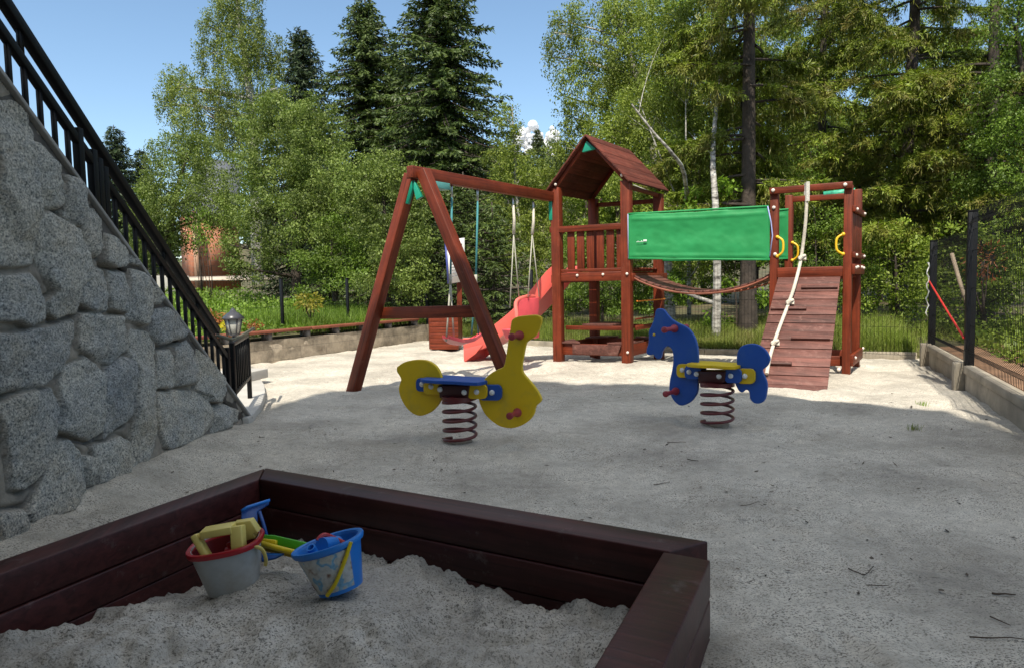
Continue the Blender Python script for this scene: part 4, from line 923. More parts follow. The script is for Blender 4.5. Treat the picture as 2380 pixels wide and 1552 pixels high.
# ================================================================== notice board and bin
nb = thing('notice_board', 'white notice board on a red brown post behind the swing', 'sign', gnd(1066, 800))
q = lambda x, y, Y=13.6: atY(x, y, Y)
fc = [q(1037, 560, 13.5), q(1079, 553, 13.7), q(1080, 654, 13.7), q(1044, 660, 13.5)]; nn = unit(np.cross(fc[1] - fc[0], fc[3] - fc[0])); nn = nn if nn[1] < 0 else -nn
m = MB(); m.prism(fc, nn, .025); m.build('board', M['sign'], nb)
m = MB(); m.prism([fc[0] + V3(-.03, 0, .0), fc[0], fc[3], fc[3] + V3(-.03, 0, 0)], nn, .03); m.build('board_edge', M['signblue'], nb)
for k in range(11):
    t0 = .14 + k * .07; a_ = fc[0] + (fc[3] - fc[0]) * t0; b_ = fc[1] + (fc[2] - fc[1]) * t0
    if k == 3: continue
    w0, w1 = .2, (.85 - .2 * ((k * 7) % 3) / 2)
    m = MB(); m.beam(a_ + (b_ - a_) * w0 + nn * .014, a_ + (b_ - a_) * w1 + nn * .014, .004, .012 if k else .03, nn); m.build('print_line', M['ink'], nb)
m = MB(); m.beam(q(1069, 800, 13.72), q(1067, 575, 13.76), .1, .06, V3(1, 0, 0)); m.build('post', M['wood'], nb, .006)
bi = thing('waste_bin', 'red brown planked wooden bin box under the notice board', 'bin', gnd(1046, 803))
c0, c1 = gnd(1013, 803), gnd(1079, 802)
for k in range(6):
    z0 = .02 + k * .105; m = MB(); a_ = V3(c0[0], 13.3, z0 + .05); b_ = V3(c0[0] + .56, 13.2, z0 + .05); m.beam(a_, b_, .03, .1); m.build('front_plank', M['wood'], bi, .003)
m = MB(); m.frame(V3(c0[0] + .28, 13.5, .33), V3(.275, -.05, 0), V3(.03, .2, 0), V3(0, 0, .31)); m.build('bin_body', M['wood'], bi, .004)

# ================================================================== climbing tower with ramp
T2 = V3(4.31, 8.91, 0); A2 = V3(cos(rad(24)), -sin(rad(24)), 0); B2 = V3(sin(rad(33)), cos(rad(33)), 0)
L2 = lambda a, b, z: T2 + A2 * a + B2 * b + ZUP * z
ct = thing('climbing_tower', 'red brown wooden climbing tower with plank ramp and yellow grips', 'play tower', L2(-.44, .45, 0))
W2, D2 = -.88, .92
for a, b, z in ((0, 0, 2.40), (W2, 0, 2.40), (0, D2, 2.44), (W2, D2, 2.42)):
    m = MB(); m.frame(L2(a, b, z / 2 - .1), A2 * .05, B2 * .05, ZUP * (z / 2 + .1)); m.build('post', M['wood'], ct, .008)
lbeam(L2, A2, B2, (W2 - .05, -.075, 2.385), (.05, -.075, 2.395), .045, .085, 'top_beam', ct)
lbeam(L2, A2, B2, (W2, D2, 2.36), (0, D2, 2.36), .045, .08, 'back_beam', ct)
lbeam(L2, A2, B2, (W2 + .05, -.06, 1.315), (-.05, -.06, 1.315), .04, .13, 'floor_beam', ct)
lbeam(L2, A2, B2, (W2 + .05, D2, 1.28), (-.05, D2, 1.28), .04, .13, 'floor_beam', ct)
for k in range(7): lbeam(L2, A2, B2, (W2, .1 + k * .12, 1.25), (0, .1 + k * .12, 1.25), .1, .024, 'floor_board', ct)
for z in (.16,):
    lbeam(L2, A2, B2, (W2 + .05, 0.05, z), (-.05, .05, z), .04, .13, 'base_board', ct); lbeam(L2, A2, B2, (.065, -.05, z + .02), (.065, D2 + .05, z + .02), .04, .15, 'base_board', ct); lbeam(L2, A2, B2, (W2 + .05, D2, z), (-.05, D2, z), .04, .13, 'base_board', ct)
for z, h in ((2.10, .075), (1.52, .075), (1.34, .13)): lbeam(L2, A2, B2, (.07, -.06, z), (.07, D2 + .08, z), .035, h, 'side_rail', ct)
for k in range(6):
    b_ = .08 + k * .155; m = MB(); m.frame(L2(.035, b_, 1.83), A2 * .011, B2 * .06, ZUP * .3); m.build('baluster', M['wood'], ct, .003)
tower_bolts(L2, [(.09, .06, 2.10), (.09, D2 * .95, 2.10), (.09, .06, 1.52), (.09, D2 * .95, 1.52), (.09, .03, 1.36), (.09, .2, 1.37), (.09, .62, 1.37), (.09, .85, 1.36), (.09, .1, .2), (.09, .9, .25)], A2, ct)
tower_bolts(L2, [(-.03, -.1, 2.4), (W2 + .0, -.1, 2.39), (W2, -.055, 2.17), (W2 + .02, -.055, 1.56), (-.08, -.055, .06)], -B2, ct, .024)
m = MB(); m.tube([L2(-.44, D2 + .02, 2.40), L2(-.04, D2 + .02, 2.42)], .045, 10); m.build('rolled_tarp', simple('pale_green_tarp', (.05, .38, .23), .5, scale=25, var=.4), ct, smooth=True)
def grip(p0, side, name='grip_handle'):
    m = MB(); out = A2 * side * .075 - B2 * .02
    m.tube(curve([p0 + ZUP * .125, p0 + ZUP * .10 + out * .6, p0 + ZUP * .055 + out, p0 - ZUP * .055 + out, p0 - ZUP * .10 + out * .6, p0 - ZUP * .125], 20), .015, 8)
    for z in (.125, -.125): m.sphere(p0 + ZUP * z, .024)
    auto_smooth(m.build(name, M['yellowh'], ct), 60)
grip(L2(W2 + .045, -.05, 1.66), 1); grip(L2(W2 + .055, D2 - .05, 1.62), 1); grip(L2(-.05, -.05, 1.66), -1)
# ramp
rp0 = [L2(W2 + .07, -.10, 1.25), L2(-.07, -.10, 1.245)]; rp1 = [V3(*gnd(1740, 899)), V3(*gnd(1922, 907))]
rp1 = [p + unit(p - q) * .05 - V3(0, 0, .03) for p, q in zip(rp1, rp0)]
rn = unit(np.cross(rp0[1] - rp0[0], rp1[0] - rp0[0])); rn = rn if rn[2] > 0 else -rn
m = MB(); N = 14
for k in range(N):
    t0, t1 = k / N + .002, (k + 1) / N - .002
    ql = [rp0[0] + (rp1[0] - rp0[0]) * t0, rp0[1] + (rp1[1] - rp0[1]) * t0, rp0[1] + (rp1[1] - rp0[1]) * t1, rp0[0] + (rp1[0] - rp0[0]) * t1]
    e = unit(rp0[1] - rp0[0]); w = unit(rp1[0] - rp0[0]); off = rn * .004 * ((k * 5) % 3 - 1)
    v = [p + off - rn * .014 for p in ql] + [p + off + rn * .014 for p in ql]
    m.add(v, [(3, 2, 1, 0), (4, 5, 6, 7), (0, 1, 5, 4), (1, 2, 6, 5), (2, 3, 7, 6), (3, 0, 4, 7)], [V3(p @ e, p @ w, p @ rn) for p in v])
m.build('ramp_planks', M['ramp'], ct, .003)
for x0, x1, t in ((.42, .98, .115), (.02, .56, .31), (.42, .96, .565), (.02, .5, .775)):
    a_ = rp0[0] + (rp1[0] - rp0[0]) * t; b_ = rp0[1] + (rp1[1] - rp0[1]) * t
    m = MB(); m.beam(a_ + (b_ - a_) * x0 + rn * .03, a_ + (b_ - a_) * x1 + rn * .03, .045, .045, rn); m.build('cleat', M['ramp'], ct, .004)
for i in (0, 1):
    e = unit(rp0[1 - i] - rp0[i]) * .05; m = MB(); m.beam(rp0[i] + e - rn * .05, rp1[i] + e - rn * .05, .04, .07, unit(rp0[1] - rp0[0])); m.build('ramp_stringer', M['wood'], ct)
# rope
rt = L2(-.47, -.11, 2.40)
t = thing('climbing_rope', 'thick cream climbing rope with knots hanging over the ramp', 'rope', rt)
def ramp_at(x, y, h): return onpl(x, y, rp0[0] + rn * h, rn)
rpts = [rt + V3(0, 0, .06), rt + V3(-.005, -.01, -.1), onpl(1872, 520, rt, B2), onpl(1862, 600, rt, B2), ramp_at(1848, 660, .14), ramp_at(1833, 705, .05), ramp_at(1812, 760, .045), ramp_at(1798, 800, .045), ramp_at(1788, 835, .05), ramp_at(1782, 868, .06)]
rc = curve(rpts, 70); m = MB(); m.tube(rc, .021, 8); auto_smooth(m.build('rope', M['rope'], t))
for x, y, pl_n in ((1861, 604, 0), (1834, 706, .055), (1799, 799, .05)):
    k = min(rc, key=lambda p: abs(CW / 2 + CF * ((p - EYE) @ _R) / ((p - EYE) @ _f) - x) + abs(CH / 2 - CF * ((p - EYE) @ _U) / ((p - EYE) @ _f) - y))
    m = MB(); m.sphere(k, .042, 10, 7, (1, 1, .8)); m.tube([k + V3(-.03, -.03, -.02), k + V3(.0, -.045, .02), k + V3(.04, -.02, .03)], .02); m.tube([k + V3(.035, -.03, -.03), k + V3(.05, .0, .01)], .018); auto_smooth(m.build('knot', M['rope'], t))
m = MB(); m.tube([rt + V3(0, .03, -.1), rt + V3(0, .03, .05), rt + V3(0, -.02, .06), rt + V3(0, -.02, -.18)], .026, 8); auto_smooth(m.build('binding', simple('pale_cord', (.7, .66, .58), .8, scale=60, bump=1, bscale=200), t))

# ================================================================== hanging bridge and canopies
bg = thing('hanging_bridge', 'sagging plank bridge between the two wooden towers', 'bridge', L1(W1 + .6, .4, 1.2))
p00, p01 = L1(W1 + .07, .03, 1.33), L1(W1 + .07, 1.0, 1.33); q00, q01 = L2(W2 - .05, .05, 1.31), L2(W2 - .05, .85, 1.31)
def sag(t): return -.24 * (4 * t * (1 - t)) ** .9
NP = 19; m = MB()
for k in range(NP):
    t0, t1 = k / NP + .006, (k + 1) / NP - .006
    v = [p00 + (q00 - p00) * t0 + ZUP * sag(t0), p00 + (q00 - p00) * t1 + ZUP * sag(t1), p01 + (q01 - p01) * t1 + ZUP * sag(t1), p01 + (q01 - p01) * t0 + ZUP * sag(t0)]
    e = unit(p01 - p00); v2 = [p - ZUP * .012 for p in v] + [p + ZUP * .012 for p in v]
    m.add(v2, [(3, 2, 1, 0), (4, 5, 6, 7), (0, 1, 5, 4), (1, 2, 6, 5), (2, 3, 7, 6), (3, 0, 4, 7)], [V3(p @ e, p @ bd, p[2]) for p in v2])
m.build('bridge_planks', M['ramp'], bg, .003)
for a_, b_ in ((p00, q00), (p01, q01)):
    m = MB(); m.tube([a_ + (b_ - a_) * t - ZUP * .03 + ZUP * sag(t) for t in np.linspace(0, 1, 20)], .016, 6); m.build('support_rope', M['benchwood'], bg, smooth=True)
def canopy(tl, tr, bl, br, label, text=False):
    t = thing('canopy_sheet', label, 'canvas sheet', (tl + br) / 2, 'green canvas sheets along the bridge')
    nx_, ny_ = 90, 34; u, w = np.meshgrid(np.linspace(0, 1, nx_), np.linspace(0, 1, ny_))
    P0 = (tl[None, None] * ((1 - u) * (1 - w))[..., None] + tr * (u * (1 - w))[..., None] + bl * ((1 - u) * w)[..., None] + br * (u * w)[..., None])
    nv = unit(np.cross(tr - tl, bl - tl)); nv = nv if nv[1] < 0 else -nv
    d = .012 * fbm(u * 6, w * 3, 4, 91, .6) + .006 * np.sin((w * 3.2 + .3 * fbm(u * 3, w, 2, 95)) * pi) + .012 * np.exp(-((w - .12) / .03) ** 2) + .014 * np.exp(-((w - .93) / .035) ** 2)
    d = d * sstep(0, .05, u) * sstep(1, .95, u)
    P0 = P0 + nv * d[..., None]; P0[..., 2] += -.02 * np.sin(u * pi) * (1 - w)
    o = gridmesh('canvas', P0[..., 0], P0[..., 1], P0[..., 2], M['green'], None, t)
    sm = o.modifiers.new('solid', 'SOLIDIFY'); sm.thickness = .004
    for s_, e_ in ((tl, tr), (bl, br)):
        m = MB(); m.tube([s_ + (e_ - s_) * k / 10 for k in range(11)], .014, 8); m.build('hem', M['green'], t, smooth=True)
    for a_, b_ in ((tl, bl),) if text else ():
        m = MB(); m.tube([a_ - nv * -.01, b_ - nv * -.01], .006, 6); m.build('cord', simple('pale_lilac_cord', (.4, .45, .7), .6), t)
    if text:
        m = MB(); m.tube([tr + nv * .01 + V3(-.01, 0, 0), tr * .7 + br * .3 + nv * .02 + V3(.03, 0, 0), tr * .45 + br * .55 + nv * .02 + V3(.045, 0, 0), br + nv * .01 + V3(.0, 0, .04)], .008, 6); m.build('cord', simple('lilac_cord', (.35, .4, .7), .6), t)
        ex = unit(tr - tl); c = tl * .93 + tr * .07 + (bl - tl) * .64 + nv * .03
        m = MB()
        for k in range(9):
            h = (.012, .02, .012, .012, .024, .012, .03, .03, .03)[k]; w_ = .009 if k < 6 else .016
            m.box(c + ex * k * .0165 + ZUP * (h / 2 - .006 + (.004 if k > 5 else 0)), w_, .003, h, ex, nv)
        m.build('print', M['whiteink'], t)
    return t
canopy(L1(W1 + .05, -.06, 2.20), L2(W2 - .06, -.08, 2.19), L1(W1 + .05, -.06, 1.57), L2(W2 - .04, -.08, 1.49), 'front green canvas sheet with a small white print along the bridge', True)
canopy(L1(W1 + .05, D1 + .0, 2.18), L2(W2 - .0, D2 - .06, 2.22), L1(W1 + .05, D1 + .0, 1.56), L2(W2 - .0, D2 - .06, 1.52), 'rear green canvas sheet showing behind the ramp tower post')

# ================================================================== spring riders
def rider(name, label, base, phi, org, sc, front, rear, body, seatm, platem, springr, coils, seat_l, seat_r, zseat, plates_out, plates_in, cap, bolts, handles, hlen, spring_top):
    t = thing(name, label, 'spring rider', base)
    e = V3(cos(rad(phi)), -sin(rad(phi)), 0); n = V3(-sin(rad(phi)), -cos(rad(phi)), 0)
    P = lambda p, off=0.: onpl((org[0] + p[0] / sc) / 1.2605, (org[1] + p[1] / sc) / 1.2605, V3(*base) + n * off, n)
    for pl, nm in ((front, 'head_panel'), (rear, 'tail_panel')):
        pts = [P(p) for p in pl]; cl = curve(pts + [pts[0]], len(pts) * 3 + 1)[:-1]
        m = MB(); m.prism(cl, n, .034); auto_smooth(m.build(nm, body, t, .007, seg=3), 30)
    zt = P((cap[0], cap[1]))[2]
    # spring
    c0 = V3(base[0], base[1], .0); top = P(spring_top)[2]; N = int(coils * 22) + 1
    m = MB(); m.tube([c0 + V3(springr * cos(2 * pi * coils * i / (N - 1) + 2.2), springr * sin(2 * pi * coils * i / (N - 1) + 2.2), .018 + (top - .018) * i / (N - 1)) for i in range(N)], .0128, 9)
    auto_smooth(m.build('spring', M['spring'], t), 60)
    m = MB(); m.tube([c0 + V3(0, 0, top - .012), c0 + V3(0, 0, top + .02)], springr + .012, 24); auto_smooth(m.build('spring_collar', M['spring'], t), 40)
    m = MB(); m.tube([c0 + V3(0, 0, -.03), c0 + V3(0, 0, .015)], springr * .75, 20); auto_smooth(m.build('ground_plate', M['concrete'], t), 40)
    sgm = lambda q: [P((q[0], q[1])), P((q[2], q[1])), P((q[2], q[3])), P((q[0], q[3]))]
    m = MB(); cp = sgm(cap); m.prism([cp[0], cp[1], cp[2] + (cp[3] - cp[2]) * .06, cp[3] + (cp[2] - cp[3]) * .06], n, .16); m.build('spring_cap', M['maroon'], t, .01)
    def rplate(q, off, mat, nm):
        for s_ in (1, -1):
            c = sgm(q); w = np.linalg.norm(c[1] - c[0]); h = np.linalg.norm(c[3] - c[0]); ux = (c[1] - c[0]) / w; uz = (c[3] - c[0]) / h; r_ = min(w, h) * .32
            pts = []
            for (cx, cy, a0) in ((r_, r_, pi), (w - r_, r_, 1.5 * pi), (w - r_, h - r_, 0), (r_, h - r_, .5 * pi)):
                for k in range(5): a = a0 + k * pi / 8; pts.append(c[0] + ux * (cx + r_ * cos(a)) + uz * (cy + r_ * sin(a)))
            m = MB(); m.prism([p + n * off * s_ for p in pts], n, .022); auto_smooth(m.build(nm, mat, t, .003), 30)
    for q in plates_out: rplate(q, .031, platem[0], 'side_plate')
    for q in plates_in: rplate(q, .055, platem[1], 'side_plate')
    # seat board
    sl_, sr_ = P(seat_l), P(seat_r); m = MB(); L = np.linalg.norm(sr_ - sl_); ux = (sr_ - sl_) / L
    outl = [(0, -.10), (.06, -.13), (.3, -.15), (.6, -.13), (.85, -.14), (1, -.1), (1, .1), (.85, .14), (.6, .13), (.3, .15), (.06, .13), (0, .10)]
    cl = curve([sl_ + ux * L * a - n * b for a, b in outl] + [sl_ + n * .10], 37)[:-1]
    m.prism([p - ZUP * .0 for p in cl], ZUP, .03); auto_smooth(m.build('seat', seatm, t, .007, seg=3), 35)
    for bx_, by_, o_ in bolts: m = MB(); m.dome(P((bx_, by_), .0) + n * o_, n, .022, .018); auto_smooth(m.build('bolt_cap', M['whitebolt'], t), 60)
    for hx, hy, k in handles:
        for s_ in (1, -1):
            p = P((hx, hy)) + n * .015 * s_; q = p + n * hlen * s_
            d = q - p; m = MB(); m.tube([p, p + d * .08, p + d * .16, p + d * .3, p + d * .75, p + d * .84, p + d * .97, q], [.035, .035, .026, .019, .018, .026, .027, .02], 14); auto_smooth(m.build('grip' if k else 'footrest', M['grip'], t), 45)
    return t, P, n
YF = [(1238,310),(1250,268),(1300,240),(1400,228),(1470,226),(1512,250),(1510,310),(1475,395),(1430,440),(1382,470),(1365,520),(1350,600),(1337,690),(1350,750),(1400,810),(1450,870),(1490,930),(1514,985),(1500,1015),(1470,1040),(1455,1070),(1448,1110),(1410,1170),(1330,1225),(1240,1248),(1150,1235),(1080,1195),(1010,1130),(970,1060),(945,980),(950,900),(985,820),(1050,755),(1120,715),(1170,690),(1190,620),(1205,520),(1215,450),(1228,380)]
YR = [(202,695),(260,655),(340,632),(430,628),(500,645),(560,690),(590,740),(610,800),(622,880),(615,950),(580,1030),(520,1095),(450,1130),(400,1135),(340,1110),(280,1050),(237,970),(220,900),(228,850),(241,808),(225,770),(203,735)]
rider('spring_rider', 'yellow bird shaped spring rider with blue seat', gnd(1070, 1028), 24, (1100, 850), 3.103, YF, YR, M['yellow'], M['blue'], (M['blue'], M['yellow']), .128, 4.6,
      (470, 800), (1015, 830), 0, [(392, 790, 560, 910), (960, 850, 1165, 990)], [(475, 822, 640, 932), (870, 845, 1045, 972)], (610, 848, 895, 965),
      [(450, 845, .045), (545, 862, .068), (635, 885, .085), (852, 912, .085), (955, 910, .068), (1082, 920, .045)], [(1320, 408, 1), (1300, 1105, 0)], .16, (760, 975))
HF = [(265,130),(282,96),(320,88),(358,102),(395,150),(440,200),(510,245),(580,275),(640,320),(690,400),(715,480),(728,600),(725,800),(730,920),(715,1000),(670,1070),(620,1110),(560,1132),(510,1120),(460,1070),(430,1010),(416,950),(425,850),(445,760),(460,650),(455,560),(440,520),(402,492),(362,512),(337,560),(325,612),(300,632),(270,618),(246,584),(220,590),(190,588),(171,560),(176,510),(190,470),(196,400),(197,330),(220,280),(245,220),(260,170)]
HR = [(1145,660),(1150,580),(1180,510),(1240,475),(1320,465),(1400,490),(1460,540),(1500,610),(1498,660),(1470,710),(1424,745),(1432,790),(1460,850),(1475,920),(1467,1000),(1448,1070),(1400,1108),(1335,1105),(1292,1060),(1285,1000),(1266,967),(1236,966),(1205,990),(1170,973),(1135,910),(1110,850),(1115,780),(1150,720)]
ho, HP, hn = rider('spring_rider', 'blue horse shaped spring rider with yellow seat', gnd(1667, 987), 40, (1850, 880), 3.696, HF, HR, M['blue'], M['yellow'], (M['yellow'], M['blue']), .132, 4.3,
      (655, 682), (1180, 712), 0, [(510, 680, 680, 825), (1160, 730, 1357, 892)], [(610, 690, 780, 838), (1040, 728, 1222, 880)], (752, 752, 1060, 885),
      [(575, 745, .045), (660, 762, .068), (750, 782, .085), (992, 808, .085), (1110, 804, .068), (1250, 810, .045)], [(478, 303, 1), (492, 975, 0)], .21, (930, 905))
m = MB(); m.dome(HP((255, 370)) + hn * .017, hn, .014, .006); m.build('eye', M['yellow'], ho)

# ================================================================== vegetation
def diamonds(p, d, l, w, fold=.0, nrm=None):
    n = len(p); d = d / (np.linalg.norm(d, axis=1, keepdims=True) + 1e-9)
    r = RNG.normal(size=(n, 3)) if nrm is None else nrm
    s = np.cross(d, r); s = s / (np.linalg.norm(s, axis=1, keepdims=True) + 1e-9)
    l = np.broadcast_to(l, n)[:, None]; w = np.broadcast_to(w, n)[:, None]
    mid = p + d * l * .45
    return np.stack([p, mid + s * w * .5, p + d * l, mid - s * w * .5], 1)
def leaf_obj(name, quads, mat, parent=None, origin=None):
    q = np.concatenate(quads) if isinstance(quads, list) else quads
    v = q.reshape(-1, 3); n = len(q)
    return link_mesh(name, v, np.arange(n * 4), np.full(n, 4), mat, parent, False, None, origin)
def rdir(n): v = RNG.normal(size=(n, 3)); return v / np.linalg.norm(v, axis=1, keepdims=True)
def pix(x, y, Z): return atY(x, y, Z)

def clumps(blobs, leaf, cover, droop, cl=.34, squash=1.):
    """leaf quads for crown blobs: (px, py, rx, ry, Z[, density])"""
    out = []; centres = []
    for bl in blobs:
        x, y, rx, ry, Z = bl[:5]; k = bl[5] if len(bl) > 5 else 1.
        c = pix(x, y, Z); sx, sz_ = rx * Z / CF, ry * Z / CF; sy = min(max(sx, .6), 2.2) * .9
        area = pi * sx * sz_; nl = int(cover * k * area / (leaf * leaf * .31))
        per = 120; nc = max(3, nl // per)
        u = rdir(nc) * (RNG.random((nc, 1)) ** .34) * RNG.uniform(.82, 1.14, (nc, 1))
        cc = c + u * np.array([sx, sy, sz_]); centres.append(cc)
        cr = cl * RNG.uniform(.6, 1.25, nc)
        idx = np.repeat(np.arange(nc), per); n = len(idx)
        off = rdir(n) * (RNG.random((n, 1)) ** .5) * cr[idx][:, None]
        if droop:
            off[:, 2] = -np.abs(off[:, 2]) * (1 + droop * 1.6 * RNG.random(n)) + cr[idx] * .4
            off[:, :2] *= (.75 - .42 * np.clip(droop, 0, 1))
        else: off[:, 2] *= .62 * squash
        p = cc[idx] + off
        d = rdir(n) + np.array([0, 0, -.9 if droop else -.25]) + off / (cr[idx][:, None] + .01) * .5
        nr = rdir(n) + np.array([0, -.25, .9]) if not droop else rdir(n)
        out.append(diamonds(p, d, (lz := leaf * np.clip(.88 * np.exp(RNG.normal(size=n) * .28), .45, 1.6)), lz * .6, nrm=nr))
    return out, centres
def limb(m, a, b, r0, r1, bend=.12, n=7):
    a, b = V3(*a), V3(*b); L = np.linalg.norm(b - a); j = RNG.normal(size=3) * L * bend; j[2] = abs(j[2]) * .6
    c = (a + b) / 2 + j; pts = [(1 - t) ** 2 * a + 2 * t * (1 - t) * c + t * t * b for t in np.linspace(0, 1, n)]
    m.tube(pts, list(np.linspace(r0, r1, n)), 6)
def tree(name, label, base, Z, trunkpts, r0, blobs, leafm, barkm, leaf=.075, cover=3., droop=0., cl=.34, cat='tree', group=None, twigs=3, extra=None, limbs=True):
    tp = [pix(x, y, z) for x, y, z in trunkpts]
    t = thing(name, label, cat, (tp[0][0], tp[0][1], tp[0][2]), group)
    q, cen = clumps(blobs, leaf, cover, droop, cl)
    if extra: q += extra
    leaf_obj('crown', q, leafm, t)
    m = MB(); tc = curve(tp, 18); m.tube(tc, list(np.linspace(r0, r0 * .25, 18)), 9)
    if limbs:
        for bl, cc in zip(blobs, cen):
            c = cc.mean(0); cand = [(i, p) for i, p in enumerate(tc) if p[2] < c[2] + .2] or [(0, tc[0])]
            i, p = min(cand, key=lambda ip: np.linalg.norm(ip[1] - c) + max(0, .0)); i = max(0, i - 1)
            rr = r0 * (1 - .75 * i / 17) * .5; limb(m, tc[i], c, rr, rr * .35)
            for k in range(min(twigs, len(cc))):
                limb(m, tc[i] * .25 + c * .75, cc[RNG.integers(len(cc))], rr * .3, rr * .1, .08, 5)
    o = m.build('trunk', barkm, t); auto_smooth(o, 60)
    return t

def spruce_quads(base, h, rmax, z0=.3, dz=.34, needle=.16, nw=.035, droop=.45, dens=1., power=.8, hang=.5, seed=0, wood=None, ragged=.25, front=None):
    rg = np.random.default_rng(seed); P = []; D = []; Lh = []
    z = z0
    while z < h - .1:
        f = 1 - z / h; L0 = rmax * f ** power + .08
        nb = int(rg.integers(7, 10)) if L0 > .4 else 5
        a0 = rg.random() * 6.28
        for k in range(nb):
            az = a0 + 2 * pi * k / nb + rg.normal() * .25; L = L0 * (1 + ragged * rg.normal() * .7); L = max(.15, min(L, L0 * 1.35))
            up = .22 - droop * min(1, L / 2.2) + rg.normal() * .06
            dh = np.array([cos(az), sin(az), 0]); sd = np.array([-sin(az), cos(az), 0])
            n = max(3, int(L / .11 * dens)); t = (np.arange(n) + rg.random(n)) / n
            zz = L * (up * t * 1.3 - droop * .35 * t * t + droop * .42 * t ** 3)
            c = base + np.array([0, 0, z + rg.normal() * .06]) + dh * (t * L)[:, None]; c[:, 2] += zz
            if wood is not None and L > .5:
                tt = np.linspace(0, .9, 5); w = [base + np.array([0, 0, z]) + dh * (x * L) + np.array([0, 0, L * (up * x * 1.3 - droop * .35 * x * x + droop * .42 * x ** 3)]) for x in tt]
                wood.tube(w, list(np.linspace(.012 + .012 * L, .006, 5)), 4, False)
            for side in (-1, 1, 0):
                tl = (.16 + .34 * (1 - t) * min(1, L / 1.6)) * rg.uniform(.6, 1.2, n) if side else np.full(n, .12)
                dd = dh * (.75 if side else 1.) + sd[None] * (side * rg.uniform(.7, 1.1, n))[:, None]
                dd[:, 2] -= hang * rg.uniform(.3, 1.2, n)
                dd /= np.linalg.norm(dd, axis=1, keepdims=True)
                ks = max(1, int(.42 / needle)) if side else 1
                for j in range(ks):
                    fr = (j + .3 * rg.random(n)) / ks
                    pp = c + dd * (tl * fr)[:, None]
                    d2 = dd + rg.normal(size=(n, 3)) * .38
                    P.append(pp); D.append(d2)
        z += dz * (.55 + .6 * f) * rg.uniform(.8, 1.2)
    # leader
    n = 14; P.append(base + np.array([0, 0, 1.]) * (h - .1 - rg.random(n) * .6)[:, None]); D.append(rg.normal(size=(n, 3)) * .4 + np.array([0, 0, .5]))
    P = np.concatenate(P); D = np.concatenate(D); n = len(P)
    return diamonds(P, D, needle * rg.uniform(.75, 1.4, n), nw * rg.uniform(.7, 1.3, n) , nrm=rg.normal(size=(n, 3)) + np.array([0, -.3, .6]))
def spruce(label, base, h, rmax, leafm, seed, name='spruce_tree', group=None, **kw):
    t = thing(name, label, 'tree', base, group); wood = MB()
    wood.tube([base + ZUP * h * k / 8 for k in range(9)], [max(.015, (.012 + .014 * h) * (1 - k / 8.3)) for k in range(9)], 8)
    q = spruce_quads(np.asarray(base, float), h, rmax, wood=wood, seed=seed, **kw)
    leaf_obj('crown', q, leafm, t); wood.build('trunk', M['sprucebark'], t)
    return t

LM = {
 'birch': leafmat('birch_leaves', (0.1, 0.14, 0.03), (0.28, 0.32, 0.085), .32, .5),
 'birch2': leafmat('right_birch_leaves', (0.095, 0.14, 0.018), (0.29, 0.34, 0.065), .32, .8),
 'willow': leafmat('willow_leaves', (0.085, 0.13, 0.024), (0.24, 0.3, 0.075), .3, .7),
 'bush': leafmat('bush_leaves', (0.07, 0.125, 0.016), (0.2, 0.29, 0.045), .32, .9),
 'maple': leafmat('fresh_leaves', (0.09, 0.17, 0.015), (0.24, 0.36, 0.045), .4, 1.2),
 'spruce': leafmat('spruce_needles', (0.03, 0.055, 0.012), (0.115, 0.16, 0.035), .1, .9),
 'spruce2': leafmat('far_spruce_needles', (0.02, 0.038, 0.014), (0.065, 0.095, 0.038), .1, .9),
 'oldspruce': leafmat('old_spruce_needles', (0.075, 0.11, 0.009), (0.26, 0.33, 0.038), .18, .8, tint=(.24, .17, .06)),
 'dryspruce': leafmat('hanging_spruce_needles', (0.08, 0.095, 0.012), (0.28, 0.29, 0.045), .18, 1.1, tint=(.20, .15, .065)),
 'under': leafmat('undergrowth_leaves', (0.09, 0.145, 0.014), (0.29, 0.37, 0.055), .3, 1.),
 'weed': leafmat('weed_leaves', (0.09, 0.17, 0.016), (0.25, 0.36, 0.06), .35, .9),
 'grass': leafmat('tall_grass_blades', (0.11, 0.17, 0.02), (0.3, 0.34, 0.08), .35, .8, tint=(.28, .24, .1)),
 'yel': leafmat('yellowish_leaves', (.16, .17, .02), (.36, .30, .05), .35, 1.5),
 'rust': leafmat('rusty_leaves', (.20, .06, .02), (.4, .16, .05), .3, 2),
 'hill': leafmat('hill_forest', (.03, .05, .016), (.10, .13, .04), .1, .1),
}
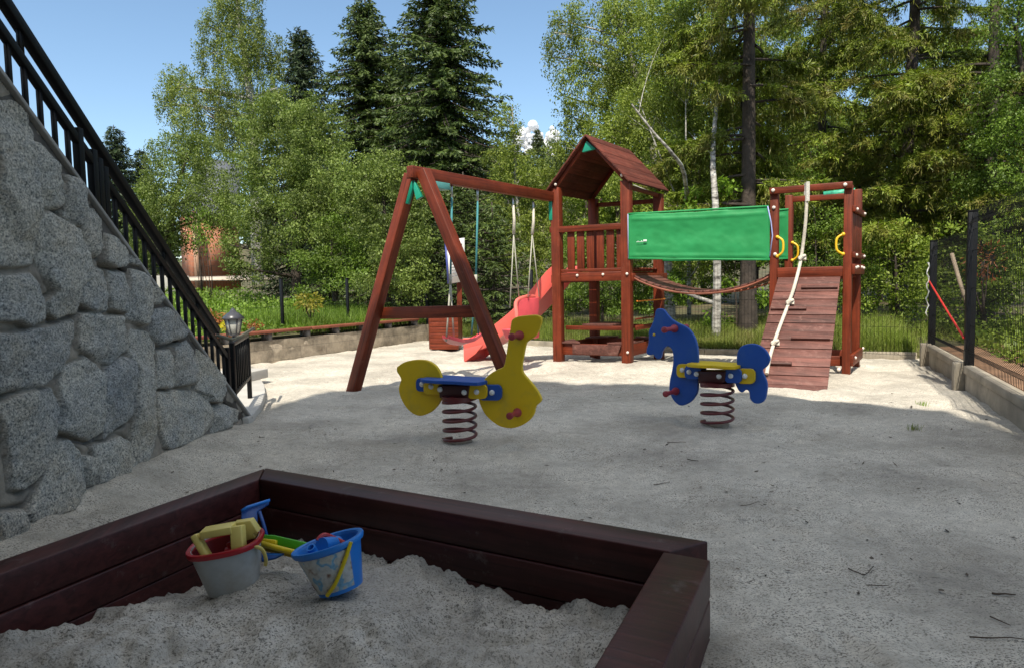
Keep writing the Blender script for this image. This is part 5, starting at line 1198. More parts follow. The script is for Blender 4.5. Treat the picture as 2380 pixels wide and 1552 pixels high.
# ---- left background
tree('weeping_birch', 'tall weeping birch with white trunk against the sky at left', None, 24, [(600, 660, 24), (592, 420, 24), (583, 240, 24), (572, 150, 24), (556, 40, 24), (548, -60, 24)], .2,
  [(550, -15, 62, 50, 24), (548, 50, 72, 60, 24.2), (575, 120, 85, 70, 23.8), (505, 120, 50, 60, 24, .8), (480, 60, 26, 35, 24, .8), (618, 140, 45, 50, 24, .7), (640, 200, 28, 60, 24, .55), (440, 200, 52, 52, 23.8, .9), (398, 205, 42, 42, 24, .8), (385, 245, 26, 40, 24, .55), (560, 215, 80, 70, 24), (485, 270, 80, 66, 23.5, .9), (450, 320, 60, 60, 23.5, .7), (560, 300, 70, 70, 23.5), (640, 265, 40, 60, 24, .7)],
  LM['birch'], M['birchbark'], .062, 2.8, .85, .5)
tree('willow_tree', 'light green drooping tree in front of the weeping birch at left', None, 21.5, [(385, 690, 21.8), (390, 560, 21.8), (415, 430, 21.6), (440, 350, 21.5)], .14,
  [(385, 340, 40, 32, 21.5, .8), (355, 420, 34, 60, 21.5, .9), (410, 410, 75, 62, 21.3), (470, 380, 70, 70, 21.7), (500, 450, 70, 70, 21), (420, 480, 85, 50, 21), (370, 490, 45, 60, 21), (500, 520, 55, 38, 20.8), (440, 330, 55, 40, 22, .7), (545, 500, 50, 50, 20.8), (330, 520, 45, 90, 21.5), (350, 580, 60, 46, 22), (415, 545, 50, 34, 22)],
  LM['willow'], M['bark'], .058, 2.6, .55, .42)
tree('willow_tree', 'broad grey green willow filling the middle left behind the fence', None, 18.5, [(690, 690, 18.5), (685, 560, 18.5), (690, 420, 18.5), (680, 280, 18.5)], .13,
  [(640, 245, 62, 55, 18.6, .9), (600, 300, 60, 70, 18.6), (720, 262, 60, 52, 18.8, .9), (680, 320, 90, 70, 18.3), (760, 330, 55, 60, 18.7, .9), (640, 400, 85, 75, 18), (740, 410, 80, 70, 18), (580, 400, 50, 70, 18.6), (590, 490, 70, 60, 18), (690, 490, 90, 60, 17.6), (780, 470, 60, 60, 18), (620, 570, 60, 42, 17.8, .8), (740, 560, 80, 60, 17.2), (540, 570, 34, 45, 18, .8), (560, 620, 34, 40, 18, .9), (610, 630, 50, 34, 18, .8), (800, 400, 40, 40, 18.4, .7)],
  LM['willow'], M['bark'], .058, 2.8, .12, .36)
tree('leafy_shrub', 'low bright green shrub spreading below the willow', None, 16.8, [(780, 700, 16.8), (775, 640, 16.8), (770, 560, 16.8)], .08,
  [(720, 620, 60, 36, 16.6), (790, 600, 60, 50, 16.8), (840, 560, 60, 55, 17), (740, 660, 70, 24, 16.2, .8), (830, 640, 70, 45, 16.4), (780, 540, 50, 40, 17)],
  LM['bush'], M['bark'], .06, 2.7, 0, .3, 'shrub')
tree('leafy_shrub', 'tall bushy deciduous tree behind the left swing leg', None, 16.5, [(900, 700, 16.5), (895, 560, 16.5), (890, 430, 16.5)], .11,
  [(870, 392, 70, 50, 16.6, .95), (930, 420, 70, 62, 16.5), (820, 450, 55, 60, 16.8), (880, 480, 85, 60, 16.2), (960, 500, 55, 70, 16.3), (900, 560, 90, 60, 15.9), (970, 590, 50, 60, 15.8), (880, 640, 70, 50, 15.8), (960, 660, 60, 40, 15.6), (1000, 450, 36, 50, 16.6, .7)],
  LM['willow'], M['bark'], .056, 2.9, .1, .34)
def sp(x, ytop, ybase, Z): 
    b = pix(x, ybase, Z); return b, pix(x, ytop, Z)[2] - b[2]
for i, (x, yt, yb, Z, rm, lab, kw) in enumerate([
  (288, 290, 690, 38, 1.9, 'small dark spruce top showing behind the stair railing', {}),
  (345, 345, 690, 40, 1.5, 'tip of a dark spruce beside the light green drooping tree', {}),
  (724, 68, 700, 34, 3.2, 'slender spruce with short branches left of the spruce pair', {}),
  (872, -6, 700, 29, 3.9, 'dark dense spruce left of the tallest one', {'dens': 1.35}),
  (940, 105, 700, 28.5, 2.6, 'shorter spruce wedged between the two tall dark ones', {}),
  (1040, -110, 700, 25.5, 4.0, 'tallest dark spruce rising above the swing beam', {'dens': 1.5})]):
    b, h = sp(x, yt, yb, Z)
    spruce(lab, b, h, rm, LM['spruce2'] if i < 3 else LM['spruce'], 40 + i, needle=.20 if Z > 30 else .17, nw=.06, power=.66, group=None, droop=.5, hang=.75, z0=.6, dz=.22, **kw)
for i, (x, yt, yb, Z, rm, lab) in enumerate([(1085, 400, 770, 17.5, 1.75, 'young spruce with level branches behind the swing ropes'), (1150, 470, 780, 16.5, 1.5, 'young spruce just left of the baby swing'), (1010, 520, 770, 17.0, 1.2, 'young spruce behind the notice board')]):
    b, h = sp(x, yt, yb, Z); spruce(lab, b, h, rm, LM['oldspruce'] if i == 5 else LM['spruce'], 60 + i, name='young_spruce', needle=.12, nw=.032, dz=.3, z0=.15, droop=.3, dens=1.3)
tree('young_birch', 'young birch with slim trunk between the tall spruce and the roofed tower', None, 19.5, [(1215, 760, 19.5), (1208, 560, 19.5), (1198, 400, 19.5), (1190, 250, 19.5)], .075,
  [(1185, 272, 30, 34, 19.5, .8), (1188, 330, 42, 50, 19.5, .9), (1165, 390, 50, 50, 19.5, .9), (1215, 410, 60, 60, 19.4), (1175, 470, 50, 50, 19.5), (1240, 480, 50, 60, 19.3), (1200, 540, 70, 50, 19), (1250, 560, 60, 60, 19), (1180, 600, 60, 50, 18.5), (1260, 630, 60, 50, 18.5), (1280, 430, 40, 50, 20, .9), (1265, 395, 34, 34, 21, .8), (1290, 500, 50, 60, 19.5)],
  LM['birch2'], M['birchbark'], .056, 2.6, .25, .34)
# ---- right side woods
tree('weeping_birch', 'large birch with trailing twigs left of the roof ridge', None, 18, [(1560, 760, 18), (1540, 500, 18), (1500, 250, 18), (1440, 60, 18), (1420, -60, 18)], .15,
  [(1282, 75, 30, 40, 18, .7), (1290, 130, 26, 60, 18, .5), (1325, 60, 40, 50, 18, .8), (1340, 140, 50, 70, 18, .8), (1312, 215, 26, 60, 18, .55), (1330, 270, 50, 50, 18, .8), (1400, 20, 75, 60, 18), (1420, 120, 85, 70, 18), (1400, 220, 80, 70, 17.8), (1480, 40, 80, 70, 18), (1490, 150, 90, 70, 17.8), (1340, 340, 60, 44, 17.8, .9), (1300, 330, 36, 40, 18.2, .7), (1420, 310, 90, 60, 17.6), (1500, 270, 90, 70, 17.4), (1480, 370, 80, 60, 17.4)],
  LM['birch2'], M['birchbark'], .055, 2.6, .7, .42)
tree('birch_tree', 'birch with pale leaning limb right behind the tower roof', None, 16, [(1602, 790, 15.6), (1600, 560, 15.0), (1592, 414, 12.9), (1562, 357, 12.3), (1522, 312, 12.2), (1468, 243, 12.2)], .052,
  [(1480, 230, 70, 50, 14.8, .9), (1560, 250, 70, 60, 15.0), (1530, 420, 60, 60, 15.1), (1440, 420, 50, 50, 14.4), (1570, 480, 70, 60, 14.8), (1620, 420, 60, 70, 14.4), (1500, 530, 60, 60, 14.3), (1580, 170, 80, 60, 14.2), (1600, 580, 60, 60, 13.8), (1560, 60, 80, 70, 14.4), (1640, 300, 60, 70, 14.6)],
  LM['birch2'], M['birchbark'], .05, 2.4, .3, .34)
tree('birch_tree', 'old birch with black patched white trunk behind the green canvas', None, 14, [(1664, 800, 12.5), (1667, 640, 12.5), (1663, 480, 12.6), (1657, 350, 13.2), (1672, 180, 14.6), (1690, -40, 15)], .085,
  [(1620, 330, 70, 60, 14.6, .8), (1700, 540, 50, 40, 14.6, .8), (1600, 640, 40, 30, 14.4, .7), (1700, 120, 80, 70, 15, .8), (1610, 60, 70, 70, 15, .8), (1640, 240, 60, 50, 15, .8)],
  LM['birch2'], M['birchbark'], .06, 2.0, .4, .3)
m = MB()
# two old spruces with hanging curtains of twigs
def old_spruce(label, px, ybase, Z, h, r0, zr, Lr, nb, seed, mats, azr=(0, 2 * pi), tilt=0.):
    rg = np.random.default_rng(seed); base = pix(px, ybase, Z); base[2] = float(ground_z(np.array(base[0]), np.array(base[1])))
    t = thing('old_spruce', label, 'tree', base); wood = MB()
    top = base + V3(tilt, 0, h); tp = [base + (top - base) * k / 10 + V3(0, 0, 0) for k in range(11)]
    wood.tube(tp, [r0 * (1.25 if k == 0 else 1 - .07 * k) for k in range(11)], 12)
    Pq = []; Ph = []
    for i in range(nb):
        z = zr[0] + (zr[1] - zr[0]) * ((i + rg.random()) / nb); az = rg.uniform(-pi, pi); az = az if abs(az + pi / 2) > 1.05 or rg.random() < .42 else az + pi * rg.uniform(.4, .6) * (1 if az > -pi / 2 else -1); L = rg.uniform(*Lr) * (1.08 - .35 * z / h)
        o = base + (top - base) * (z / h); dh = np.array([cos(az), sin(az), 0]); sd = np.array([-sin(az), cos(az), 0])
        rise = rg.uniform(-.05, .16); dr = rg.uniform(.18, .38)
        f = lambda x: L * (rise * x - dr * x * x + .12 * x ** 3)
        tt = np.linspace(0, 1, 9); pts = [o + dh * L * x + np.array([0, 0, f(x)]) + sd * .08 * L * sin(2.4 * x + i) for x in tt]
        wood.tube(pts, list(np.linspace(.03, .006, 9)), 5, False)
        n = int(L / .034); t_ = .16 + .86 * rg.random(n); n2 = n
        c = np.array([np.interp(t_, tt, [p[j] for p in pts]) for j in range(3)]).T
        lat = rg.normal(size=n2) * (.16 + .30 * (1 - t_)) * min(1, L / 2); c = c + sd * lat[:, None] + dh * (np.abs(lat) * .5)[:, None]; c[:, 2] -= np.abs(lat) * .22
        hl = rg.uniform(.18, .62, n2) * (1.15 - .45 * t_)
        K = 6
        for j in range(K):
            fr = (j + rg.random(n2) * .5) / K; pp = c.copy(); pp[:, 2] -= hl * fr; pp += rg.normal(size=(n2, 3)) * .03 + dh * (hl * fr * .12)[:, None]
            d = np.zeros((n2, 3)); d[:, 2] = -1.; d += rg.normal(size=(n2, 3)) * .42
            Ph.append(diamonds(pp, d, hl / K * rg.uniform(1.1, 1.9, n2), .0155 * rg.uniform(.7, 1.4, n2)))
        # forked branchlets clothed in flat sprays
        nbk = int(L / .085); tb = np.sort(.14 + .86 * rg.random(nbk)); ob = np.array([np.interp(tb, tt, [p[j] for p in pts]) for j in range(3)]).T
        sg = np.where(rg.random(nbk) < .5, -1, 1); bl = (.30 + .62 * (1 - tb)) * rg.uniform(.6, 1.2, nbk) * min(1, L / 2.2)
        db = dh[None] * rg.uniform(.5, 1., nbk)[:, None] + sd[None] * (sg * rg.uniform(.5, 1.1, nbk))[:, None]; db[:, 2] -= rg.uniform(.15, .55, nbk); db /= np.linalg.norm(db, axis=1, keepdims=True)
        ks = 20; u = (np.arange(ks) + .5) / ks; cc = ob[:, None] + db[:, None] * (bl[:, None] * u)[..., None]; cc[..., 2] -= .22 * bl[:, None] * u ** 2
        cc = cc.reshape(-1, 3); dd = np.repeat(db, ks, 0)
        for rep in range(4):
            n3 = len(cc); d3 = dd * .7 + rg.normal(size=(n3, 3)) * .55; d3[:, 2] -= .25 + .5 * (rep == 2)
            Pq.append(diamonds(cc + rg.normal(size=(n3, 3)) * .02, d3,   .085 * rg.uniform(.5, 1.6, n3), .019 * rg.uniform(.7, 1.4, n3), nrm=rg.normal(size=(n3, 3)) * .7 + np.array([0, -.3, .8])))
        n3 = int(L / .02); t3 = .25 + .8 * rg.random(n3); c3 = np.array([np.interp(t3, tt, [p[j] for p in pts]) for j in range(3)]).T
        d3 = dh[None] * .8 + sd[None] * rg.normal(size=(n3, 1)) + rg.normal(size=(n3, 3)) * .3; Pq.append(diamonds(c3, d3, .13 * rg.uniform(.7, 1.4, n3), .034 * rg.uniform(.7, 1.4, n3)))
    leaf_obj('crown', Pq, mats[0], t); leaf_obj('hanging_twigs', Ph, mats[1], t)
    auto_smooth(wood.build('trunk', M['sprucebark'], t), 60)
    return t
old_spruce('big old spruce with a bare dark trunk and drooping twigs behind the bridge', 1738, 800, 13.2, 12.5, .155, (2.2, 8.6), (1.2, 2.4), 62, 3, (LM['oldspruce'], LM['dryspruce']))
old_spruce('wide old spruce with sweeping branches above the ramp tower', 2085, 800, 15., 14., .15, (2.0, 8.8), (1.8, 3.3), 74, 5, (LM['oldspruce'], LM['dryspruce']), tilt=.5)
old_spruce('old spruce with olive hanging twigs above the corner fence post', 2290, 800, 13.5, 12., .13, (1.7, 5.6), (1.5, 2.6), 46, 8, (LM['oldspruce'], LM['dryspruce']))
old_spruce('slimmer old spruce between the bare trunk and the ramp tower', 1905, 800, 17.5, 13., .12, (1.9, 10), (1.5, 2.5), 52, 13, (LM['oldspruce'], LM['dryspruce']))
tree('leafy_tree', 'fresh green deciduous tree at the right edge above the fence', None, 12, [(2420, 800, 12), (2410, 500, 12), (2385, 250, 12), (2360, 60, 12)], .12,
  [(2345, 60, 55, 75, 12, .9), (2370, 150, 65, 70, 12), (2320, 215, 56, 56, 12, .8), (2360, 290, 70, 66, 11.8), (2300, 320, 60, 60, 12.4, .9), (2375, 400, 60, 60, 11.6), (2290, 420, 60, 50, 12.4), (2390, -30, 60, 50, 12)],
  LM['bush'], M['bark'], .046, 2.7, .15, .3)
tree('leafy_shrub', 'dark leafy shrub behind the right wire fence', None, 10.8, [(2290, 820, 10.8), (2285, 700, 10.8), (2280, 560, 10.8)], .06,
  [(2250, 530, 70, 50, 11, .8), (2350, 560, 60, 70, 10.4, .8), (2190, 620, 50, 50, 11.4), (2290, 650, 70, 60, 10.8), (2220, 700, 60, 50, 11), (2340, 710, 60, 40, 10.4, .8), (2370, 660, 50, 60, 10), (2260, 770, 60, 30, 10.6, .8)],
  LM['under'], M['bark'], .055, 2.2, 0, .24, 'shrub')
tree('leafy_shrub', 'dark shrub between the ramp tower and the corner fence post', None, 13, [(2090, 810, 13), (2085, 700, 13), (2080, 580, 13)], .06,
  [(2060, 560, 60, 60, 13.2), (2130, 600, 60, 60, 13), (2040, 650, 60, 50, 13), (2110, 690, 70, 50, 12.8), (2050, 730, 70, 36, 12.8), (2150, 740, 50, 36, 12.6), (2000, 600, 50, 60, 13.4)],
  LM['under'], M['bark'], .06, 2.4, 0, .26, 'shrub')
tree('leafy_shrub', 'bright leafy sapling under the hanging bridge', None, 13.4, [(1712, 800, 13.4), (1712, 720, 13.4), (1706, 650, 13.4)], .025,
  [(1700, 655, 42, 22, 13.2, .7), (1590, 690, 50, 40, 13.6), (1540, 650, 50, 40, 13.8), (1640, 740, 36, 30, 13.2, .8), (1760, 610, 40, 24, 13.4, .7), (1610, 560, 60, 50, 13.6), (1690, 440, 46, 36, 13.2, .7), (1640, 470, 50, 46, 13.4, .8), (1780, 690, 40, 36, 13.4, .8)],
  LM['maple'], M['bark'], .075, 2.2, 0, .24, 'shrub')
tree('leafy_shrub', 'green shrub seen through the legs of the roofed tower', None, 15, [(1400, 800, 15), (1400, 720, 15), (1400, 640, 15)], .05,
  [(1350, 660, 60, 50, 15), (1420, 690, 60, 50, 14.8), (1470, 640, 50, 60, 15.2), (1300, 700, 50, 45, 15.4), (1400, 590, 70, 60, 15.6), (1500, 710, 50, 40, 14.8), (1330, 580, 50, 60, 16)],
  LM['bush'], M['bark'], .055, 2.5, 0, .26, 'shrub')
tree('leafy_shrub', 'yellow green shrub seen between the posts of the ramp tower', None, 13.6, [(1900, 800, 13.6), (1900, 700, 13.6), (1895, 560, 13.6)], .04,
  [(1880, 560, 60, 46, 13.6), (1930, 510, 46, 50, 13.8, .8), (1850, 640, 60, 46, 13.6), (1790, 440, 60, 40, 14.2, .8), (1930, 620, 50, 50, 13.6), (1960, 700, 60, 40, 13.4), (1830, 730, 50, 30, 13.4, .8), (1870, 400, 60, 46, 14.4, .8)],
  LM['bush'], M['bark'], .055, 2.2, 0, .28, 'shrub')
# rear row closing the view to the wood
rear = [('bush', 1370, 610, 24), ('bush', 1450, 560, 22), ('bush', 1600, 500, 24), ('bush', 1750, 420, 23), ('bush', 1900, 500, 22), ('bush', 2050, 440, 23), ('bush', 2200, 480, 21), ('bush', 2330, 420, 19)]
rl_ = ['rear thicket tree left of the tower roof', 'rear thicket tree behind the slatted balcony', 'rear thicket tree behind the green canvas', 'rear thicket tree behind the bare spruce trunk', 'rear thicket tree left of the ramp tower', 'rear thicket tree right of the ramp tower', 'rear thicket tree above the corner fence post', 'rear thicket tree behind the right fence']
rear += [('bush', 1500, 330, 27), ('bush', 1640, 300, 26), ('bush', 1830, 290, 27), ('bush', 1960, 420, 25), ('bush', 2160, 390, 25), ('bush', 2260, 430, 24)]
rl_ += ['tall rear thicket tree above the tower roof', 'tall rear thicket tree behind the old white birch', 'tall rear thicket tree right of the bare spruce trunk', 'rear thicket tree just behind the ramp tower top beam', 'rear thicket tree between the two right hand old spruces', 'rear thicket tree below the sky gap at upper right']
for (k, x, y, Z), lab in zip(rear, rl_):
    j = lambda s: RNG.uniform(-s, s)
    tree('thicket_tree', lab, None, Z, [(x, 760, Z), (x + j(15), 560, Z), (x + j(30), 330, Z)], .1,
      [(x + j(40), y + dy + j(20), 85, 62, Z + j(1), .9) for dy in ((-330, -255, -190, -90, 0, 95, 190) if x > 1400 and Z > 19.5 else (-190, -90, 0, 95, 190))] + [(x + s * 65, y + dy, 60, 60, Z + j(1), .9) for s in (-1, 1) for dy in (-130, -20, 90, 180)],
      LM['under'], M['bark'], .085, 2.2, .15, .4, group='thicket trees at the back of the wood')

# ---- ground cover
def scatter(n, fn_xy): p = fn_xy(n); z = ground_z(p[:, 0], p[:, 1]); return np.column_stack([p, z])
# weedy bank behind the low wall
n = 80000; s = .35 + RNG.random(n) ** 1.2 * 15.; tt = RNG.uniform(-9, 7.5, n)
xy = (BW0 + bwn * 0)[None, :2] + bwd[None, :2] * tt[:, None] + bwn[None, :2] * s[:, None]
hz = ground_z(xy[:, 0], xy[:, 1]); hgt_ = (.12 + .5 * np.clip(fbm(xy[:, 0] * .8, xy[:, 1] * .8, 3, 101) + .45, 0, 1) * sstep(.6, 2.5, s)) * (1 - .5 * sstep(4.6, 6.4, tt) * sstep(3, 1, s))
p = np.column_stack([xy, hz + hgt_ * RNG.random(n) ** .6])
q = diamonds(p, rdir(n) + np.array([0, -.2, .25]), .075 * RNG.uniform(.6, 1.6, n), .05 * RNG.uniform(.6, 1.5, n), nrm=rdir(n) + np.array([0, -.3, .9]))
gb_ = leaf_obj('weed_bank', q, LM['weed'], None, (-4, 14, .5)); gb_['kind'] = 'stuff'
def blades(p, h, w, lean=.35):
    n = len(p); a = RNG.random(n) * 6.28; l = RNG.normal(size=(n, 2)) * lean * h[:, None]
    side = np.column_stack([np.cos(a), np.sin(a), np.zeros(n)]) * (w * RNG.uniform(.6, 1.3, n))[:, None] * .5
    m1 = p + np.column_stack([l * .35, h * .55]); tip = p + np.column_stack([l, h * RNG.uniform(.85, 1, n)])
    return np.stack([p - side, p + side, m1 + side * .8, m1 - side * .8], 1), np.stack([m1 - side * .8, m1 + side * .8, tip + side * .12, tip - side * .12], 1)
def grass_strip(name, a, b, depth, n, hm, hs, seed=0, mat='grass'):
    a, b = V3(*a), V3(*b); e = b - a; nn_ = unit(V3(-e[1], e[0], 0)); u = RNG.random(n); s = .06 + RNG.random(n) ** 1.3 * depth
    xy = a[None, :2] + e[None, :2] * u[:, None] + nn_[None, :2] * s[:, None]; z = ground_z(xy[:, 0], xy[:, 1])
    p = np.column_stack([xy, z]); h = np.clip(hm * (.55 + .9 * (fbm(xy[:, 0] * 1.4, xy[:, 1] * 1.4, 3, 111) + .4)) * RNG.uniform(.5, 1.25, n) * (.55 + .45 * sstep(0, .6, s)), .05, 2)
    q1, q2 = blades(p, h * .6, .0075); return [q1, q2]
Q = []
for a, b, nn_, dep, hm in ((KB[0], KB[1], 9000, 3., .5), (KB[1], KB[2], 18000, 3., .5), (KB[2], KB[3], 24000, 3.4, .55), (KB[3], KB[3] + V3(2.5, -1, 0), 3000, 3., .5)): Q += grass_strip('', a, b, dep, nn_, hm, .2)
g1 = leaf_obj('tall_grass', Q, LM['grass'], None, (3, 12.5, 0)); g1['kind'] = 'stuff'
n = 9000; s = .15 + RNG.random(n) * 2.6; tt = RNG.uniform(3.2, 6.8, n); xy = BW0[None, :2] + bwd[None, :2] * tt[:, None] + bwn[None, :2] * s[:, None]
q1, q2 = blades(np.column_stack([xy, ground_z(xy[:, 0], xy[:, 1])]), RNG.uniform(.15, .42, n), np.full(n, .010))
g2 = leaf_obj('lawn_grass', [q1, q2], LM['weed'], None, (-3, 15, .4)); g2['kind'] = 'stuff'
# undergrowth right of the fence
n = 30000; s = .5 + RNG.random(n) ** 1.3 * 6; tt = RNG.uniform(-3.5, 7, n); xy = FP1[None, :2] + FD[None, :2] * tt[:, None] + FN[None, :2] * s[:, None]; z = ground_z(xy[:, 0], xy[:, 1])
p = np.column_stack([xy, z + RNG.random(n) ** 2 * (.15 + .9 * np.clip(fbm(xy[:, 0], xy[:, 1], 3, 121) + .4, 0, 1) * sstep(.7, 1.6, s))])
g3 = leaf_obj('undergrowth', diamonds(p, rdir(n) + np.array([0, 0, .2]), .06 * RNG.uniform(.6, 1.6, n), .04 * RNG.uniform(.6, 1.4, n)), LM['under'], None, (6.5, 9, .3)); g3['kind'] = 'stuff'
# reddish soil strip right of the fence base
xs = np.linspace(.09, .8, 20); ts = np.linspace(-5.2, 2.3, 90); US, UT = np.meshgrid(xs, ts)
RX_ = FP1[0] + FD[0] * UT + FN[0] * US; RY_ = FP1[1] + FD[1] * UT + FN[1] * US
setting(gridmesh('soil_strip', RX_, RY_, ground_z(RX_, RY_) * 0 + .25 + .06 * sstep(.2, 1.2, US) + .05 * US + .05 * fbm(RX_ * 3, RY_ * 3, 4, 131) * sstep(.1, .5, US), M['redsoil']))
# single plants
def plant(name, label, c, n, r, h, mat, cat='plant', leaf=.09, stem=True):
    t = thing(name, label, cat, c); c = V3(*c)
    off = rdir(n) * (RNG.random((n, 1)) ** .5) * np.array([r, r, h * .3]); p = c + V3(0, 0, h * .72) + off
    leaf_obj('leaves', diamonds(p, off / r + np.array([0, 0, -.3]) + rdir(n) * .5, leaf * RNG.uniform(.7, 1.3, n), leaf * .35, nrm=rdir(n) + np.array([0, -.3, .8])), mat, t)
    m = MB()
    for k in range(5): limb(m, c, c + V3(RNG.uniform(-r, r) * .6, RNG.uniform(-r, r) * .6, h * RNG.uniform(.5, .85)), .012, .004, .06, 5)
    m.build('stems', M['bark'], t); return t
plant('yellow_plant', 'yellowish leafy plant standing between the two posts above the bench', atY(722, 755, 13.4), 260, .26, .62, LM['yel'])
plant('rusty_plant', 'small plant with rusty leaves beside the lantern', atY(500, 775, 11.4), 140, .17, .36, LM['rust'], leaf=.07)
plant('rusty_plant', 'small rusty orange plant just right of the lantern', atY(592, 775, 12.0), 110, .15, .22, LM['rust'], leaf=.06)
plant('yellow_flowers', 'round clump of bright yellow flowers beside the lantern', atY(529, 782, 10.6), 200, .10, .24, leafmat('yellow_petals', (.5, .42, .01), (.7, .6, .03), .3, 3), leaf=.045)
plant('sapling', 'thin light green sapling in front of the terracotta house', atY(470, 690, 19.5), 240, .34, 2.6, LM['maple'], 'tree', .09)
plant('sapling', 'staked light green sapling right of the first one before the terracotta house', atY(491, 700, 18.5), 200, .28, 2.4, LM['maple'], 'tree', .08)
plant('rusty_shrub', 'orange leaved shrub behind the right wire fence', atY(2285, 730, 9.3), 190, .26, 1.0, LM['rust'], 'shrub', .06)
m = MB(); m.tube([atY(2212, 590, 10.2), atY(2232, 660, 10.0), atY(2256, 735, 9.8)], .028, 8); tag(m.build('fallen_log', M['trunkpale'], None, smooth=True, origin=tuple(atY(2232, 660, 10))), 'pale bare branch leaning behind the right wire fence', 'branch')
for x, y, lab in ((2145, 940, 'small tuft of grass on the sunlit sand'), (2125, 992, 'dry little grass tuft in the shade near the fence')):
    c = gnd(x, y); n = 40; q1, q2 = blades(V3(c[0], c[1], float(sand_z(np.array(c[0]), np.array(c[1]))) - .004)[None] + np.column_stack([RNG.normal(size=(n, 2)) * .025, np.zeros(n)]), RNG.uniform(.04, .10, n), np.full(n, .004)); tag(leaf_obj('grass_tuft', [q1], LM['grass'] if y > 960 else LM['weed'], None, tuple(c)), lab, 'grass tuft')
# litter on the sand
n = 11000; xy = np.column_stack([RNG.uniform(-2.3, 4.2, n), 1.2 + RNG.random(n) ** 1.4 * 9]); ok = (polydist(xy[:, 0], xy[:, 1], SBOX) < -.04)
sRl = (xy[:, 0] - FP1[0]) * FN[0] + (xy[:, 1] - FP1[1]) * FN[1]; xy = xy[ok & (sRl < -.1) & (RNG.random(n) < .25 + 1.6 * np.clip(fbm(xy[:, 0] * .9, xy[:, 1] * .9, 3, 141) + .1, 0, 1))]; n = len(xy)
d = rdir(n); d[:, 2] = np.abs(d[:, 2]) * .12
ll = np.exp(RNG.normal(size=n) *   .6) * .0105
lit = leaf_obj('leaf_litter', diamonds(np.column_stack([xy, sand_z(xy[:, 0], xy[:, 1]) + .006]), d, ll, np.minimum(ll * RNG.uniform(.12, .6, n), .02), nrm=rdir(n) * .3 + np.array([0, 0, 1])), M['twig'], None, (1, 4, 0)); lit['kind'] = 'stuff'
for pts_, r_, lab in (([(2485, 1672), (2530, 1690), (2560, 1672)], .004, 'curved dark twig on the shaded sand right of the sandbox'), ([(2538, 1717), (2604, 1719)], .003, 'short straight twig below the curved one'), ([(2906, 1752), (2975, 1757)], .006, 'thick short twig near the right edge of the sand'), ([(2840, 1868), (2920, 1884), (3010, 1895)], .004, 'long thin twig at the lower right corner'), ([(2900, 1812), (2960, 1838)], .004, 'slanting twig above the long one at lower right'), ([(1915, 1423), (1960, 1420)], .004, 'small twig on the shaded sand beyond the sandbox corner'), ([(2012, 1350), (2046, 1353)], .005, 'twig lying on the sand below the blue rider'), ([(2170, 1484), (2225, 1482)], .003, 'thin twig midway between the sandbox corner and the fence'), ([(1955, 1290), (2010, 1296)], .004, 'thin root like twig on the sand in front of the blue rider')):
    pp = [gnd(x / 1.2605, y / 1.2605) for x, y in pts_]; pp = [V3(p[0], p[1], float(sand_z(np.array(p[0]), np.array(p[1]))) + .008) for p in curve(pp, 8)]
    m = MB(); m.tube(pp, [r_ * .7 * (1 - .06 * k) for k in range(8)], 6); tag(m.build('twig', M['twig'], None, smooth=True, origin=tuple(pp[0])), lab, 'twig', 'twigs lying on the sand')

# ---- house and garden wall at left
hs = thing('house', 'terracotta brick house wall with grey roof half hidden by trees at left', 'house', atY(480, 655, 31))
hz0 = 1.2; ha, hb, hc_ = atY(425, 655, 33), atY(446, 655, 30), atY(560, 655, 32)
def wallq(a, b, z0, z1, nm, mat):
    a = V3(a[0], a[1], 0); b = V3(b[0], b[1], 0); m = MB(); e = unit(b - a); L = np.linalg.norm(b - a); n = V3(e[1], -e[0], 0)
    v = [a + ZUP * z0, b + ZUP * z0, b + ZUP * z1, a + ZUP * z1]; v = v + [p - n * .3 for p in v]
    m.add(v, [(0, 1, 2, 3), (7, 6, 5, 4), (0, 4, 5, 1), (1, 5, 6, 2), (2, 6, 7, 3), (3, 7, 4, 0)], [V3((p - a) @ e, p[2], 0) for p in v]); return m.build(nm, mat, hs)
wallq(ha, hb, hz0, 4.6, 'side_wall', M['brick']); wallq(hb, hc_, hz0, 4.6, 'front_wall', M['brick'])
m = MB(); a_, b_, c_ = V3(hb[0] - .2, hb[1] - .4, 4.5), V3(hc_[0], hc_[1] - .3, 4.5), V3(ha[0], ha[1], 4.5)
m.prism([a_, b_, b_ + V3(-1, 4, 3.0), a_ + V3(-.8, 4, 3.0)], V3(0, -.6, .8), .12); m.build('roof', M['slate'], hs)
m = MB(); m.prism([V3(hb[0] + .15, hb[1], hz0), V3(hb[0] + .35, hb[1] + .05, hz0), V3(hb[0] + .35, hb[1] + .05, 4.4), V3(hb[0] + .15, hb[1], 4.4)], V3(0, -1, 0), .1); m.build('corner_pillar', simple('pale_terracotta', (.55, .33, .22), .9), hs)
m = MB(); m.beam(atY(330, 672, 19), atY(440, 672, 19.5), .3, .72, None); tag(m.build('garden_wall', M['paleconcrete'], None, .02, origin=tuple(atY(390, 700, 19))), 'pale garden wall glimpsed through the lower stair railing bars', 'wall')
m = MB(); ev = [atY(x, y, z) for x, y, z in ((440, 660, 26), (640, 658, 25), (640, 648, 29), (440, 652, 29.5))]; m.prism([p + V3(0, 0, .12) for p in ev], ZUP, .06); setting(m.build('gravel_path', simple('pale_gravel', (.5, .42, .33), .95, var=.3, scale=5, bump=.5), None, origin=tuple(ev[0])))

